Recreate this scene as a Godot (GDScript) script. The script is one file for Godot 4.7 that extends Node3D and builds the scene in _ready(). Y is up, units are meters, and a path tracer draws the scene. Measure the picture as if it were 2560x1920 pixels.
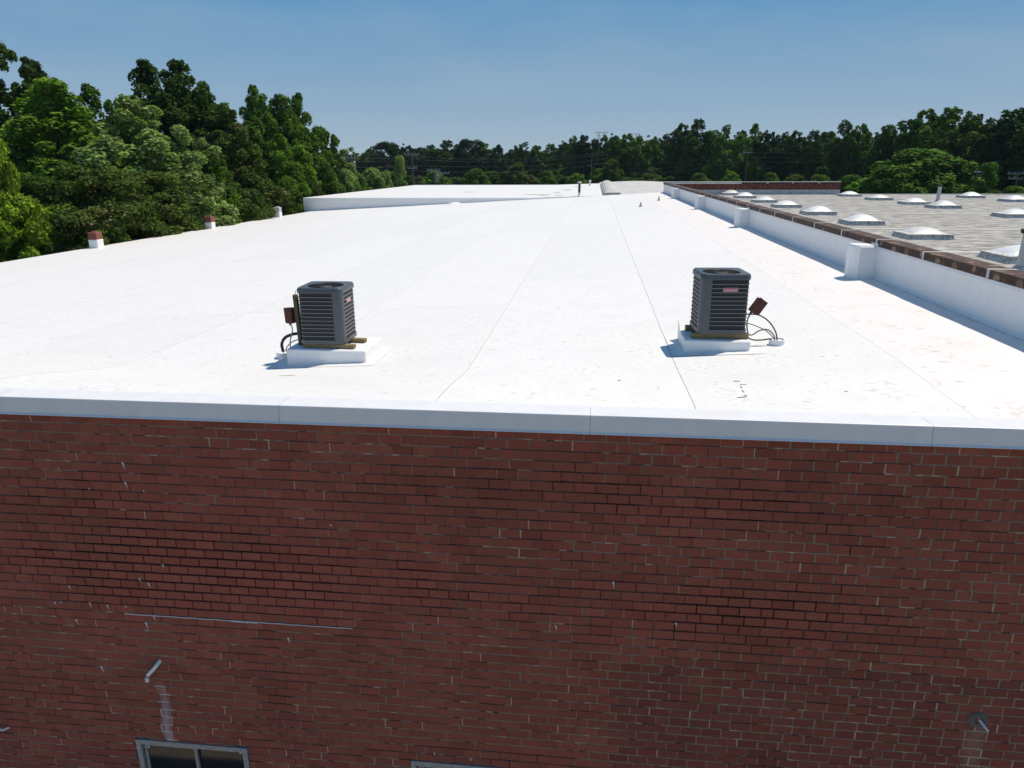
extends Node3D
# A white membrane warehouse roof with two condensers, seen from the air in front of its brick wall.
# x runs along the brick wall, z towards the viewer, y up; the wall face is z = 0 and its top brick joint y = 0.

const GROUND := -6.0
const SLOPE := 0.0525
const EDGE_L := -16.7
const PAR_X := 10.85
const FAR_Z := -50.7
const BRICK_L := 0.2032
const COURSE := 0.103
const NEAR_TREES := [
	[-35.6,-45.2,10.8,5.6,0,"dark"],[-36.9,-49.3,9.3,3.6,0,"dark"],[-28.2,-38.3,7.6,7.9,1,"bright"],[-29.9,-44.5,7.4,3.8,1,"mid"],[-21.1,-36.0,6.0,6.5,1,"silver"],[-19.0,-36.6,4.4,4.2,0,"silver"],[-32.1,-55.0,10.2,6.1,1,"dark"],
	[-28.7,-54.7,10.2,6.7,1,"dark"],[-29.1,-59.0,9.5,4.6,1,"dark"],[-24.0,-52.7,7.1,5.2,0,"olive"],[-26.7,-64.7,9.3,4.8,1,"mid"],[-25.6,-67.4,9.1,5.0,1,"mid"],[-24.7,-69.9,8.9,4.2,1,"mid"],[-24.2,-74.4,6.3,3.4,0,"mid"],
	[-20.7,-47.6,4.8,4.4,0,"olive"],[-20.6,-54.3,4.5,4.5,1,"bright"],[-20.4,-60.9,4.3,4.5,0,"mid"],[-21.7,-73.2,3.8,3.8,0,"silver"],
]
const SHRUBS := [
	[-20.6,-24.2,3.6,2.6,3,"yellow"],[-19.6,-24.2,1.2,3.6,3,"yellow"],[-19.1,-25.9,0.6,3.7,3,"mid"],[-20.1,-26.9,2.2,3.1,5,"dark"],[-18.7,-27.9,2.7,4.3,5,"olive"],[-19.3,-32.2,2.4,5.2,5,"olive"],[-19.0,-28.8,1.4,4.1,5,"pink"],
	[-18.4,-26.4,0.8,3.2,5,"pink"],[-18.9,-31.9,0.7,4.4,3,"mid"],[-18.8,-34.8,0.1,3.8,3,"mid"],[-19.3,-35.7,2.1,4.4,5,"olive"],[-19.0,-38.4,1.1,3.7,3,"mid"],[-18.6,-40.9,1.6,3.6,5,"olive"],[-18.5,-43.9,0.7,3.5,3,"dark"],
	[-18.6,-39.7,3.1,3.5,0,"mid"],[-18.9,-47.4,0.9,3.3,5,"pink"],[-19.1,-52.4,1.3,4.0,3,"mid"],[-19.2,-57.0,1.6,3.8,3,"olive"],[-19.0,-61.5,1.9,3.7,3,"mid"],[-19.2,-67.7,1.9,3.5,3,"silver"],[-19.8,-78.0,1.9,4.0,3,"silver"],
	[-19.6,-82.2,1.6,3.1,3,"silver"],[-18.7,-86.6,3.2,1.8,4,"silver"],[-18.6,-45.1,-0.8,2.9,3,"dark"],[-18.8,-49.8,-0.4,3.1,3,"dark"],[-19.9,-73.8,1.1,3.3,3,"mid"],
]
const FAR_TREES := [
	[-71.0,-210.6,6.6,6.4],[-69.2,-221.8,7.4,8.3],[-63.1,-218.5,6.9,7.3],[-54.1,-205.5,9.0,7.3],[-51.3,-211.4,8.7,7.0],[-48.5,-222.4,7.7,8.1],[-40.8,-203.7,7.6,6.7],
	[-35.3,-199.7,8.7,8.0],[-32.4,-205.4,8.3,5.9],[-27.8,-196.0,9.2,6.8],[-24.7,-201.6,7.9,7.3],[-18.5,-182.2,7.0,6.6],[-17.3,-207.5,7.0,6.7],[-12.5,-192.9,7.7,6.2],
	[-9.8,-198.2,7.1,6.4],[-5.8,-193.4,7.4,6.2],[-1.9,-183.6,8.3,5.3],[0.6,-181.7,8.7,5.2],[3.1,-178.8,8.9,5.8],[5.7,-183.8,8.2,5.3],[8.4,-173.8,9.6,5.6],
	[11.0,-183.7,8.6,5.3],[12.8,-178.6,9.1,6.4],[16.4,-183.5,8.8,5.9],[18.3,-173.3,9.1,6.2],[22.2,-178.0,8.8,6.4],[24.3,-162.8,10.4,5.9],[26.6,-157.4,11.1,6.3],
	[30.4,-162.0,9.6,5.3],[31.7,-151.7,9.4,6.6],[36.9,-160.9,8.9,5.3],[38.2,-155.5,10.0,5.7],[41.3,-154.9,9.2,5.7],[45.2,-159.1,8.3,4.7],[46.0,-153.8,8.4,5.1],
	[49.5,-152.9,8.5,5.7],[53.4,-156.9,8.2,5.3],[50.2,-137.0,9.3,6.2],[53.0,-136.1,8.8,5.2],[56.7,-140.2,6.9,3.8],[80.3,-200.7,8.1,6.8],[53.6,-120.0,8.3,7.0],
	[52.4,-109.7,9.4,6.5],[53.2,-104.0,9.3,7.1],[55.4,-100.8,9.1,6.9],[58.8,-101.4,8.5,5.8],[58.3,-97.1,8.6,5.6],[59.8,-95.2,8.8,6.4],
]
const LOW_PLANTS := [
	[41.5,-81.8,3.6,11.0],[38.5,-79.7,1.9,6.7],[45.0,-81.3,1.7,5.3],[51.3,-87.3,2.1,2.3],[52.1,-82.4,-0.3,3.7],[50.8,-83.0,-0.7,3.0],[42.8,-107.9,0.6,4.4],
	[43.2,-102.5,0.2,4.9],[41.5,-118.8,0.5,4.7],[39.2,-124.6,0.5,4.1],[36.6,-130.3,0.7,3.4],[30.8,-136.6,1.0,3.5],[25.8,-142.4,0.5,4.6],[8.9,-143.7,3.2,4.1],
	[6.6,-143.8,1.4,4.1],[2.3,-143.7,0.6,3.7],[-3.6,-143.5,1.0,3.7],[-11.0,-152.9,2.6,4.9],[-17.9,-141.9,1.5,4.6],[-25.7,-140.5,1.1,5.5],[-22.2,-131.0,0.1,4.3],
]

var rng := RandomNumberGenerator.new()
var used := {}
var M := {}
var cam_pos := Vector3(5.713, 2.433, 6.226)
var noise_a := FastNoiseLite.new()
var noise_b := FastNoiseLite.new()

class MB:
	var v := PackedVector3Array()
	var n := PackedVector3Array()
	var c := PackedColorArray()
	var col := Color(1, 1, 1)
	func tri(a: Vector3, b: Vector3, d: Vector3) -> void:   # counter-clockwise seen from outside
		var nn := (b - a).cross(d - a).normalized()
		v.append(a); v.append(d); v.append(b)
		n.append(nn); n.append(nn); n.append(nn)
		c.append(col); c.append(col); c.append(col)
	func quad(a: Vector3, b: Vector3, d: Vector3, e: Vector3) -> void:
		tri(a, b, d)
		tri(a, d, e)
	func stri(a: Vector3, b: Vector3, d: Vector3, na: Vector3, nb: Vector3, nd: Vector3) -> void:
		v.append(a); v.append(d); v.append(b)
		n.append(na); n.append(nd); n.append(nb)
		c.append(col); c.append(col); c.append(col)
	func squad(a: Vector3, b: Vector3, d: Vector3, e: Vector3, na: Vector3, nb: Vector3, nd: Vector3, ne: Vector3) -> void:
		stri(a, b, d, na, nb, nd)
		stri(a, d, e, na, nd, ne)
	func box(lo: Vector3, hi: Vector3, bv := 0.0, xf := Transform3D.IDENTITY) -> void:
		var ce := (lo + hi) * 0.5
		var h := (hi - lo) * 0.5
		if bv <= 0.0:
			for ax in 3:
				for s: float in [-1.0, 1.0]:
					var u := Vector3.ZERO
					var w := Vector3.ZERO
					var o := Vector3.ZERO
					o[ax] = h[ax] * s
					u[(ax + 1) % 3] = h[(ax + 1) % 3]
					w[(ax + 2) % 3] = h[(ax + 2) % 3] * s
					quad(xf * (ce + o - u - w), xf * (ce + o + u - w), xf * (ce + o + u + w), xf * (ce + o - u + w))
			return
		var g := h - Vector3(bv, bv, bv)
		for ax in 3:
			var i := (ax + 1) % 3
			var j := (ax + 2) % 3
			for s: float in [-1.0, 1.0]:
				var o := Vector3.ZERO
				var u := Vector3.ZERO
				var w := Vector3.ZERO
				o[ax] = h[ax] * s
				u[i] = g[i]
				w[j] = g[j] * s
				quad(xf * (ce + o - u - w), xf * (ce + o + u - w), xf * (ce + o + u + w), xf * (ce + o - u + w))
				for s2: float in [-1.0, 1.0]:   # edge between face +-ax and face +-i, running along j
					var p := Vector3.ZERO
					var q := Vector3.ZERO
					p[ax] = h[ax] * s; p[i] = g[i] * s2
					q[ax] = g[ax] * s; q[i] = h[i] * s2
					var r := Vector3.ZERO
					r[j] = g[j]
					if s * s2 > 0.0:
						quad(xf * (ce + p - r), xf * (ce + q - r), xf * (ce + q + r), xf * (ce + p + r))
					else:
						quad(xf * (ce + p + r), xf * (ce + q + r), xf * (ce + q - r), xf * (ce + p - r))
		for sx: float in [-1.0, 1.0]:
			for sy: float in [-1.0, 1.0]:
				for sz: float in [-1.0, 1.0]:
					var a := xf * (ce + Vector3(h.x * sx, g.y * sy, g.z * sz))
					var b := xf * (ce + Vector3(g.x * sx, h.y * sy, g.z * sz))
					var d := xf * (ce + Vector3(g.x * sx, g.y * sy, h.z * sz))
					if sx * sy * sz > 0.0:
						tri(a, b, d)
					else:
						tri(a, d, b)
	func tube(pts: Array, r0: float, r1: float = -1.0, sides := 8, caps := true) -> void:
		if r1 < 0.0:
			r1 = r0
		var rings := []
		var nrm := []
		var count := pts.size()
		for k in count:
			var p: Vector3 = pts[k]
			var d: Vector3
			if k == 0:
				d = pts[1] - p
			elif k == count - 1:
				d = p - pts[k - 1]
			else:
				d = pts[k + 1] - pts[k - 1]
			d = d.normalized()
			var ref := Vector3.UP if absf(d.y) < 0.9 else Vector3.RIGHT
			var u := d.cross(ref).normalized()
			var w := u.cross(d)
			var rr := lerpf(r0, r1, float(k) / (count - 1))
			var ring := []
			var nr := []
			for s in sides:
				var an := TAU * s / sides
				var dir := u * cos(an) + w * sin(an)
				ring.append(p + dir * rr)
				nr.append(dir)
			rings.append(ring)
			nrm.append(nr)
		for k in count - 1:
			for s in sides:
				var s2 := (s + 1) % sides
				squad(rings[k][s], rings[k + 1][s], rings[k + 1][s2], rings[k][s2], nrm[k][s], nrm[k + 1][s], nrm[k + 1][s2], nrm[k][s2])
		if caps:
			for s in range(1, sides - 1):
				tri(rings[0][0], rings[0][s], rings[0][s + 1])
				tri(rings[count - 1][0], rings[count - 1][s + 1], rings[count - 1][s])
	func lathe(prof: Array, ce := Vector3.ZERO, sides := 24) -> void:   # prof: Vector2(radius, y), bottom to top on the outside
		for k in prof.size() - 1:
			var a: Vector2 = prof[k]
			var b: Vector2 = prof[k + 1]
			var dd := (b - a)
			var n2 := Vector2(dd.y, -dd.x).normalized()
			for s in sides:
				var a0 := TAU * s / sides
				var a1 := TAU * (s + 1) / sides
				var d0 := Vector3(cos(a0), 0, sin(a0))
				var d1 := Vector3(cos(a1), 0, sin(a1))
				var n0 := d0 * n2.x + Vector3.UP * n2.y
				var n1 := d1 * n2.x + Vector3.UP * n2.y
				squad(ce + d0 * a.x + Vector3.UP * a.y, ce + d0 * b.x + Vector3.UP * b.y, ce + d1 * b.x + Vector3.UP * b.y, ce + d1 * a.x + Vector3.UP * a.y, n0, n0, n1, n1)
	func prism(poly: Array, y0: float, y1: float, top_inset := 0.0) -> void:   # poly: Vector2(x, z), clockwise seen from above (x right, z down the page) 
		var ce := Vector2.ZERO
		for p: Vector2 in poly:
			ce += p / poly.size()
		var m := poly.size()
		for k in m:
			var a: Vector2 = poly[k]
			var b: Vector2 = poly[(k + 1) % m]
			var ai := a.lerp(ce, top_inset)
			var bi := b.lerp(ce, top_inset)
			quad(Vector3(a.x, y0, a.y), Vector3(ai.x, y1, ai.y), Vector3(bi.x, y1, bi.y), Vector3(b.x, y0, b.y))
			tri(Vector3(ce.x, y1, ce.y), Vector3(bi.x, y1, bi.y), Vector3(ai.x, y1, ai.y))
	func mesh(mat: Material) -> ArrayMesh:
		var arr := []
		arr.resize(Mesh.ARRAY_MAX)
		arr[Mesh.ARRAY_VERTEX] = v
		arr[Mesh.ARRAY_NORMAL] = n
		arr[Mesh.ARRAY_COLOR] = c
		var am := ArrayMesh.new()
		am.add_surface_from_arrays(Mesh.PRIMITIVE_TRIANGLES, arr)
		if mat:
			am.surface_set_material(0, mat)
		return am

# ---------- tree of things, parts and sub-parts ----------
func numbered(called: String) -> String:
	var k: int = used.get(called, 0)
	used[called] = k + 1
	return called if k == 0 else "%s_%03d" % [called, k]

func thing(called: String, label: String, category: String, at := Vector3.ZERO, group := "") -> Node3D:
	var o := Node3D.new()
	o.name = numbered(called)
	o.position = at
	tag(o, label, category, group)
	add_child(o)
	return o

func tag(o: Node, label: String, category: String, group := "") -> void:
	o.set_meta("label", label)
	o.set_meta("category", category)
	if group != "":
		o.set_meta("group", group)

func put(called: String, mesh: Mesh, parent: Node, at := Vector3.ZERO) -> MeshInstance3D:
	var o := MeshInstance3D.new()
	o.name = called if parent != self else numbered(called)
	o.mesh = mesh
	o.position = at
	parent.add_child(o, true)
	return o

func part(called: String, mb: MB, mat: Material, parent: Node, at := Vector3.ZERO) -> MeshInstance3D:
	return put(called, mb.mesh(mat), parent, at)

func lin(r: float, g: float, b: float) -> Color:
	return Color(r, g, b).linear_to_srgb()

func std(col: Color, rough := 0.8, metal := 0.0) -> StandardMaterial3D:   # col in linear real-world values
	var m := StandardMaterial3D.new()
	m.albedo_color = col.linear_to_srgb()
	m.roughness = rough
	m.metallic = metal
	m.vertex_color_use_as_albedo = true
	return m

func tri_tex(m: StandardMaterial3D, tex: Texture2D, sc: Vector3, off := Vector3.ZERO) -> StandardMaterial3D:
	m.albedo_texture = tex
	m.uv1_triplanar = true
	m.uv1_world_triplanar = true
	m.uv1_scale = sc
	m.uv1_offset = off
	return m

# ---------- computed textures ----------
func noise_bytes(size: int, freq: float, octaves: int, sd: int, kind := FastNoiseLite.TYPE_SIMPLEX_SMOOTH) -> PackedByteArray:
	var f := FastNoiseLite.new()
	f.seed = sd
	f.noise_type = kind
	f.frequency = freq
	f.fractal_octaves = octaves
	var im := f.get_seamless_image(size, size)
	im.convert(Image.FORMAT_L8)
	return im.get_data()

func grain_tex(size: int, freq: float, sd: int, lo: float, hi: float, freq2 := 0.0) -> ImageTexture:
	var a := noise_bytes(size, freq, 4, sd)
	var b := noise_bytes(size, freq2, 2, sd + 7) if freq2 > 0.0 else a
	var d := PackedByteArray()
	d.resize(size * size)
	for i in size * size:
		var x := (a[i] * 0.5 + b[i] * 0.5) / 255.0
		d[i] = int(clampf(lerpf(lo, hi, x), 0, 1) * 255)
	var im := Image.create_from_data(size, size, false, Image.FORMAT_L8, d)
	return ImageTexture.create_from_image(im)

func membrane_tex(sd: int, dusty := 0.0) -> ImageTexture:
	var size := 1024
	var a := noise_bytes(size, 0.006, 4, sd)
	var b := noise_bytes(size, 0.05, 3, sd + 3)
	var d := PackedByteArray()
	d.resize(size * size * 3)
	for i in size * size:
		var x := a[i] / 255.0
		var y := b[i] / 255.0
		var g := 0.965 + 0.035 * x - 0.03 * y - 0.11 * clampf((x - 0.62) * 3.0, 0.0, 1.0) * clampf((y - 0.5) * 4.0, 0.0, 1.0)
		var du := dusty * clampf((x - 0.45) * 3.0, 0.0, 1.0) * (0.35 + 0.65 * y)
		d[i * 3] = int(g * 254 * (1.0 - 0.012 * du))
		d[i * 3 + 1] = int(g * 254 * (1.0 - 0.04 * du))
		d[i * 3 + 2] = int(g * 254 * (1.0 - 0.05 * du))
	var r := RandomNumberGenerator.new()
	r.seed = sd
	for k in 520:   # scuffs and dirt flecks
		var cx := r.randi_range(0, size - 1)
		var cy := r.randi_range(0, size - 1)
		var lx := r.randf_range(2.0, 11.0)
		var ly := r.randf_range(0.8, 2.6)
		var an := r.randf_range(-0.35, 0.35)
		var st := pow(r.randf(), 2.0) * 0.34 + 0.02
		for yy in range(-8, 9):
			for xx in range(-12, 13):
				var u := xx * cos(an) + yy * sin(an)
				var w := -xx * sin(an) + yy * cos(an)
				var e := 1.0 - (u * u / (lx * lx) + w * w / (ly * ly))
				if e > 0.0 and r.randf() < 0.8:
					var i := (posmod(cy + yy, size) * size + posmod(cx + xx, size)) * 3
					var s := 1.0 - st * minf(1.0, e * 1.6)
					d[i] = int(d[i] * s)
					d[i + 1] = int(d[i + 1] * s * 0.995)
					d[i + 2] = int(d[i + 2] * s * 0.99)
	return ImageTexture.create_from_image(Image.create_from_data(size, size, false, Image.FORMAT_RGB8, d))

func ramp_tex(size: int, freq: float, oct: int, sd: int, stops: Array, freq2 := 0.0, kind := FastNoiseLite.TYPE_SIMPLEX_SMOOTH) -> ImageTexture:   # stops: [pos, Color linear]
	var gr := Gradient.new()
	var offs := PackedFloat32Array()
	var cols := PackedColorArray()
	for s in stops:
		offs.append(s[0])
		cols.append((s[1] as Color).linear_to_srgb())
	gr.offsets = offs
	gr.colors = cols
	var a := noise_bytes(size, freq, oct, sd, kind)
	var b := noise_bytes(size, freq2, 2, sd + 5) if freq2 > 0.0 else a
	var d := PackedByteArray()
	d.resize(size * size * 3)
	for i in size * size:
		var cc := gr.sample((a[i] * 0.65 + b[i] * 0.35) / 255.0)
		d[i * 3] = int(cc.r * 255)
		d[i * 3 + 1] = int(cc.g * 255)
		d[i * 3 + 2] = int(cc.b * 255)
	return ImageTexture.create_from_image(Image.create_from_data(size, size, false, Image.FORMAT_RGB8, d))

func materials() -> void:
	var mem := [membrane_tex(11), membrane_tex(29)]
	for k in 4:
		M["membrane%d" % k] = tri_tex(std(Color(0.815, 0.808, 0.798) if k % 2 == 0 else Color(0.798, 0.792, 0.782), 0.55), mem[k % 2], Vector3(0.19, 0.19, 0.19), Vector3(0.37 * k, 0.1, 0.61 * k))
	M["dusty"] = tri_tex(std(Color(0.82, 0.795, 0.785), 0.6), membrane_tex(47, 1.0), Vector3(0.16, 0.16, 0.16), Vector3(0.2, 0, 0.4))
	M["white"] = tri_tex(std(Color(0.88, 0.88, 0.875), 0.5), grain_tex(512, 0.012, 17, 0.94, 1.0, 0.06), Vector3(0.4, 0.4, 0.4))
	M["seam"] = std(Color(0.62, 0.61, 0.60), 0.9)
	M["fascia"] = tri_tex(std(Color(0.74, 0.75, 0.77), 0.42), grain_tex(256, 0.02, 5, 0.965, 1.0), Vector3(0.7, 0.7, 0.7))
	var gt := grain_tex(512, 0.09, 3, 0.80, 1.0, 0.012)
	M["brick_merge"] = tri_tex(std(Color(0.6, 0.6, 0.6), 0.9), gt, Vector3(2.6, 2.6, 2.6))
	for k in 8:
		var f := 0.72 + 0.07 * k
		var hue := [0.0, 0.006, -0.006, 0.003, 0.0, -0.005, 0.004, 0.002][k] as float
		M["brick%d" % k] = tri_tex(std(Color(0.298 * f, (0.082 + hue) * f, (0.053 + hue * 0.6) * f), 0.9), gt, Vector3(2.6, 2.6, 2.6))
	M["mortar"] = tri_tex(std(Color(0.95, 0.95, 0.95), 0.95), grain_tex(256, 0.12, 9, 0.82, 1.0), Vector3(5, 5, 5))
	M["wall_core"] = std(Color(0.22, 0.19, 0.165), 0.95)
	M["far_brick"] = tri_tex(std(Color(1, 1, 1), 0.9), ramp_tex(256, 0.04, 4, 21, [[0.0, Color(0.05, 0.02, 0.015)], [0.42, Color(0.1, 0.035, 0.025)], [0.6, Color(0.24, 0.075, 0.055)], [1.0, Color(0.3, 0.1, 0.07)]], 0.2), Vector3(0.5, 0.5, 0.5))
	M["alu"] = tri_tex(std(Color(0.42, 0.45, 0.47), 0.5, 0.25), grain_tex(128, 0.05, 15, 0.7, 1.0), Vector3(3, 3, 3))
	M["gasket"] = std(Color(0.02, 0.02, 0.022), 0.6)
	M["pvc"] = std(Color(0.72, 0.74, 0.76), 0.4)
	M["caulk"] = tri_tex(std(Color(0.74, 0.72, 0.70), 0.8), grain_tex(128, 0.1, 25, 0.88, 1.0), Vector3(6, 6, 6))
	M["patch"] = tri_tex(std(Color(0.2, 0.19, 0.17), 0.95), grain_tex(128, 0.08, 35, 0.5, 1.0), Vector3(6, 6, 6))
	var gl := StandardMaterial3D.new()
	gl.albedo_color = Color(0.10, 0.13, 0.15, 0.72)
	gl.transparency = BaseMaterial3D.TRANSPARENCY_ALPHA
	gl.roughness = 0.06
	M["glass"] = gl
	M["room"] = std(Color(0.34, 0.33, 0.31), 0.9)
	# rusted brown coping
	M["coping0"] = tri_tex(std(Color(1, 1, 1), 0.75), ramp_tex(512, 0.012, 4, 41, [[0.2, Color(0.02, 0.009, 0.006)], [0.45, Color(0.055, 0.022, 0.014)], [0.63, Color(0.07, 0.03, 0.019)], [0.67, Color(0.13, 0.08, 0.04)], [0.76, Color(0.25, 0.175, 0.09)], [0.84, Color(0.2, 0.2, 0.17)]], 0.016), Vector3(0.55, 0.4, 0.6))
	M["coping1"] = tri_tex(std(Color(1, 1, 1), 0.75), ramp_tex(512, 0.012, 4, 43, [[0.2, Color(0.02, 0.01, 0.007)], [0.45, Color(0.05, 0.022, 0.015)], [0.68, Color(0.075, 0.036, 0.025)], [0.74, Color(0.17, 0.11, 0.065)], [0.9, Color(0.25, 0.22, 0.18)]], 0.02), Vector3(0.4, 0.4, 0.4))
	# weathered grey coating of the wing
	M["grey_roof"] = tri_tex(std(Color(1, 1, 1), 0.85), ramp_tex(1024, 0.009, 5, 51, [[0.2, Color(0.14, 0.135, 0.123)], [0.36, Color(0.225, 0.215, 0.198)], [0.5, Color(0.315, 0.303, 0.28)], [0.64, Color(0.40, 0.387, 0.36)], [0.8, Color(0.50, 0.49, 0.46)]], 0.03), Vector3(0.13, 0.3, 0.22))
	M["pale_roof"] = tri_tex(std(Color(0.9, 0.9, 0.9), 0.85), ramp_tex(512, 0.008, 4, 53, [[0.0, Color(0.42, 0.42, 0.41)], [0.5, Color(0.55, 0.55, 0.54)], [1.0, Color(0.68, 0.68, 0.67)]], 0.05), Vector3(0.1, 0.2, 0.1))
	M["coat"] = tri_tex(std(Color(0.9, 0.9, 0.9), 0.85), ramp_tex(256, 0.03, 4, 57, [[0.0, Color(0.35, 0.34, 0.31)], [0.45, Color(0.6, 0.59, 0.55)], [1.0, Color(0.72, 0.71, 0.68)]], 0.1), Vector3(0.25, 0.5, 0.9))
	M["curb_grey"] = tri_tex(std(Color(1, 1, 1), 0.9), ramp_tex(256, 0.03, 4, 61, [[0.2, Color(0.13, 0.135, 0.125)], [0.40, Color(0.42, 0.42, 0.395)], [0.55, Color(0.60, 0.60, 0.56)], [0.8, Color(0.72, 0.72, 0.69)]], 0.09), Vector3(0.7, 0.9, 0.7))
	var dome := std(Color(0.71, 0.73, 0.745), 0.4)
	M["dome"] = dome
	var dome2 := std(Color(0.60, 0.57, 0.49), 0.35)
	M["dome_old"] = dome2
	M["dome_dull"] = tri_tex(std(Color(0.70, 0.71, 0.70), 0.5), grain_tex(256, 0.02, 68, 0.86, 1.0, 0.07), Vector3(0.9, 0.9, 0.9))
	M["pipe_grey"] = tri_tex(std(Color(0.48, 0.48, 0.46), 0.6, 0.1), grain_tex(128, 0.05, 65, 0.8, 1.0), Vector3(1.5, 1.5, 1.5))
	M["pipe_pale"] = tri_tex(std(Color(0.72, 0.72, 0.69), 0.6), grain_tex(256, 0.02, 67, 0.8, 1.0, 0.09), Vector3(0.8, 0.8, 0.8))
	M["black"] = std(Color(0.018, 0.018, 0.02), 0.5)
	# condensers
	M["cabinet"] = tri_tex(std(Color(0.088, 0.102, 0.112), 0.4), grain_tex(128, 0.03, 71, 0.9, 1.0), Vector3(2, 2, 2))
	M["cabinet_light"] = std(Color(0.18, 0.195, 0.205), 0.45)
	var ct := PackedByteArray()
	ct.resize(64 * 64)
	for i in 64 * 64:
		ct[i] = 255 if (i % 64) % 8 < 4 else 120
	M["coil"] = tri_tex(std(Color(0.012, 0.016, 0.02), 0.6), ImageTexture.create_from_image(Image.create_from_data(64, 64, false, Image.FORMAT_L8, ct)), Vector3(12, 12, 12))
	M["motor"] = std(Color(0.30, 0.33, 0.36), 0.45, 0.3)
	M["red"] = std(Color(0.42, 0.02, 0.045), 0.4)
	M["badge_white"] = std(Color(0.75, 0.62, 0.64), 0.4)
	M["lumber"] = tri_tex(std(Color(0.34, 0.265, 0.125), 0.85), grain_tex(256, 0.03, 75, 0.6, 1.0, 0.1), Vector3(1.5, 8, 8))
	M["lumber_old"] = tri_tex(std(Color(0.17, 0.13, 0.075), 0.9), grain_tex(256, 0.03, 77, 0.6, 1.0, 0.1), Vector3(8, 1.5, 8))
	M["rust_box"] = tri_tex(std(Color(1, 1, 1), 0.85), ramp_tex(128, 0.05, 4, 79, [[0.0, Color(0.035, 0.015, 0.01)], [0.5, Color(0.085, 0.03, 0.02)], [1.0, Color(0.15, 0.055, 0.035)]], 0.15), Vector3(3, 3, 3))
	M["conduit"] = std(Color(0.26, 0.26, 0.25), 0.55)
	M["cable_black"] = std(Color(0.02, 0.02, 0.022), 0.7)
	M["cable_tan"] = std(Color(0.45, 0.42, 0.35), 0.6)
	M["red_brick_cap"] = tri_tex(std(Color(0.30, 0.105, 0.078), 0.9), gt, Vector3(2, 2, 2))
	M["terracotta"] = std(Color(0.33, 0.12, 0.09), 0.85)
	# plants
	M["bark"] = tri_tex(std(Color(0.13, 0.105, 0.08), 0.95), grain_tex(128, 0.06, 81, 0.5, 1.0), Vector3(1, 0.4, 1))
	for t in [["dark", Color(0.108, 0.20, 0.034)], ["mid", Color(0.19, 0.345, 0.042)], ["bright", Color(0.27, 0.46, 0.045)], ["olive", Color(0.165, 0.235, 0.048)], ["silver", Color(0.44, 0.58, 0.20)], ["yellow", Color(0.36, 0.52, 0.04)], ["pine", Color(0.05, 0.10, 0.034)]]:
		var lm := std(t[1], 0.75)
		lm.metallic_specular = 0.25
		lm.backlight_enabled = true
		lm.backlight = Color(0.62, 0.85, 0.3)
		lm.cull_mode = BaseMaterial3D.CULL_DISABLED
		M["leaf_" + t[0]] = lm
	M["blossom"] = std(Color(0.33, 0.19, 0.14), 0.8)
	M["grass"] = tri_tex(std(Color(1, 1, 1), 0.95), ramp_tex(512, 0.01, 5, 91, [[0.0, Color(0.03, 0.045, 0.014)], [0.5, Color(0.055, 0.085, 0.024)], [1.0, Color(0.11, 0.13, 0.05)]], 0.08), Vector3(0.05, 0.05, 0.05))
	M["pole_wood"] = std(Color(0.12, 0.10, 0.08), 0.9)
	M["steel"] = std(Color(0.30, 0.31, 0.32), 0.5, 0.5)
	M["line"] = std(Color(0.07, 0.07, 0.075), 0.6)
	M["bounce_yard"] = tri_tex(std(Color(1, 1, 1), 0.95), ramp_tex(512, 0.01, 5, 97, [[0.0, Color(0.27, 0.225, 0.165)], [1.0, Color(0.43, 0.362, 0.27)]], 0.08), Vector3(0.08, 0.08, 0.08))
	M["tan_wall"] = std(Color(0.30, 0.25, 0.19), 0.9)
	M["stain"] = tri_tex(std(Color(1, 1, 1), 0.9), ramp_tex(256, 0.03, 4, 95, [[0.0, Color(0.2, 0.2, 0.19)], [0.5, Color(0.42, 0.42, 0.41)], [1.0, Color(0.66, 0.66, 0.66)]], 0.1), Vector3(0.8, 0.8, 0.8))
	M["dirt"] = std(Color(0.27, 0.22, 0.2), 0.95)
	M["rust_stain"] = std(Color(0.42, 0.36, 0.2), 0.9)

# ---------- roof surface ----------
func plane_y(x: float) -> float:
	return 0.2 + SLOPE * (x - 6.9)

func roof_y(x: float, z: float) -> float:   # the sloping membrane, dressed up to the level front edge
	var y := plane_y(x)
	var f := clampf((-z - 0.2) / (2.2 + 0.42 * maxf(0.0, 1.2 - x) * clampf((1.2 - x) / 2.0, 0.0, 1.0)), 0.0, 1.0)
	f = f * f * (3.0 - 2.0 * f)
	y = lerpf(0.256, y, f)
	return y + 0.006 * noise_a.get_noise_2d(x * 9.0, z * 9.0) * f

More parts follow.
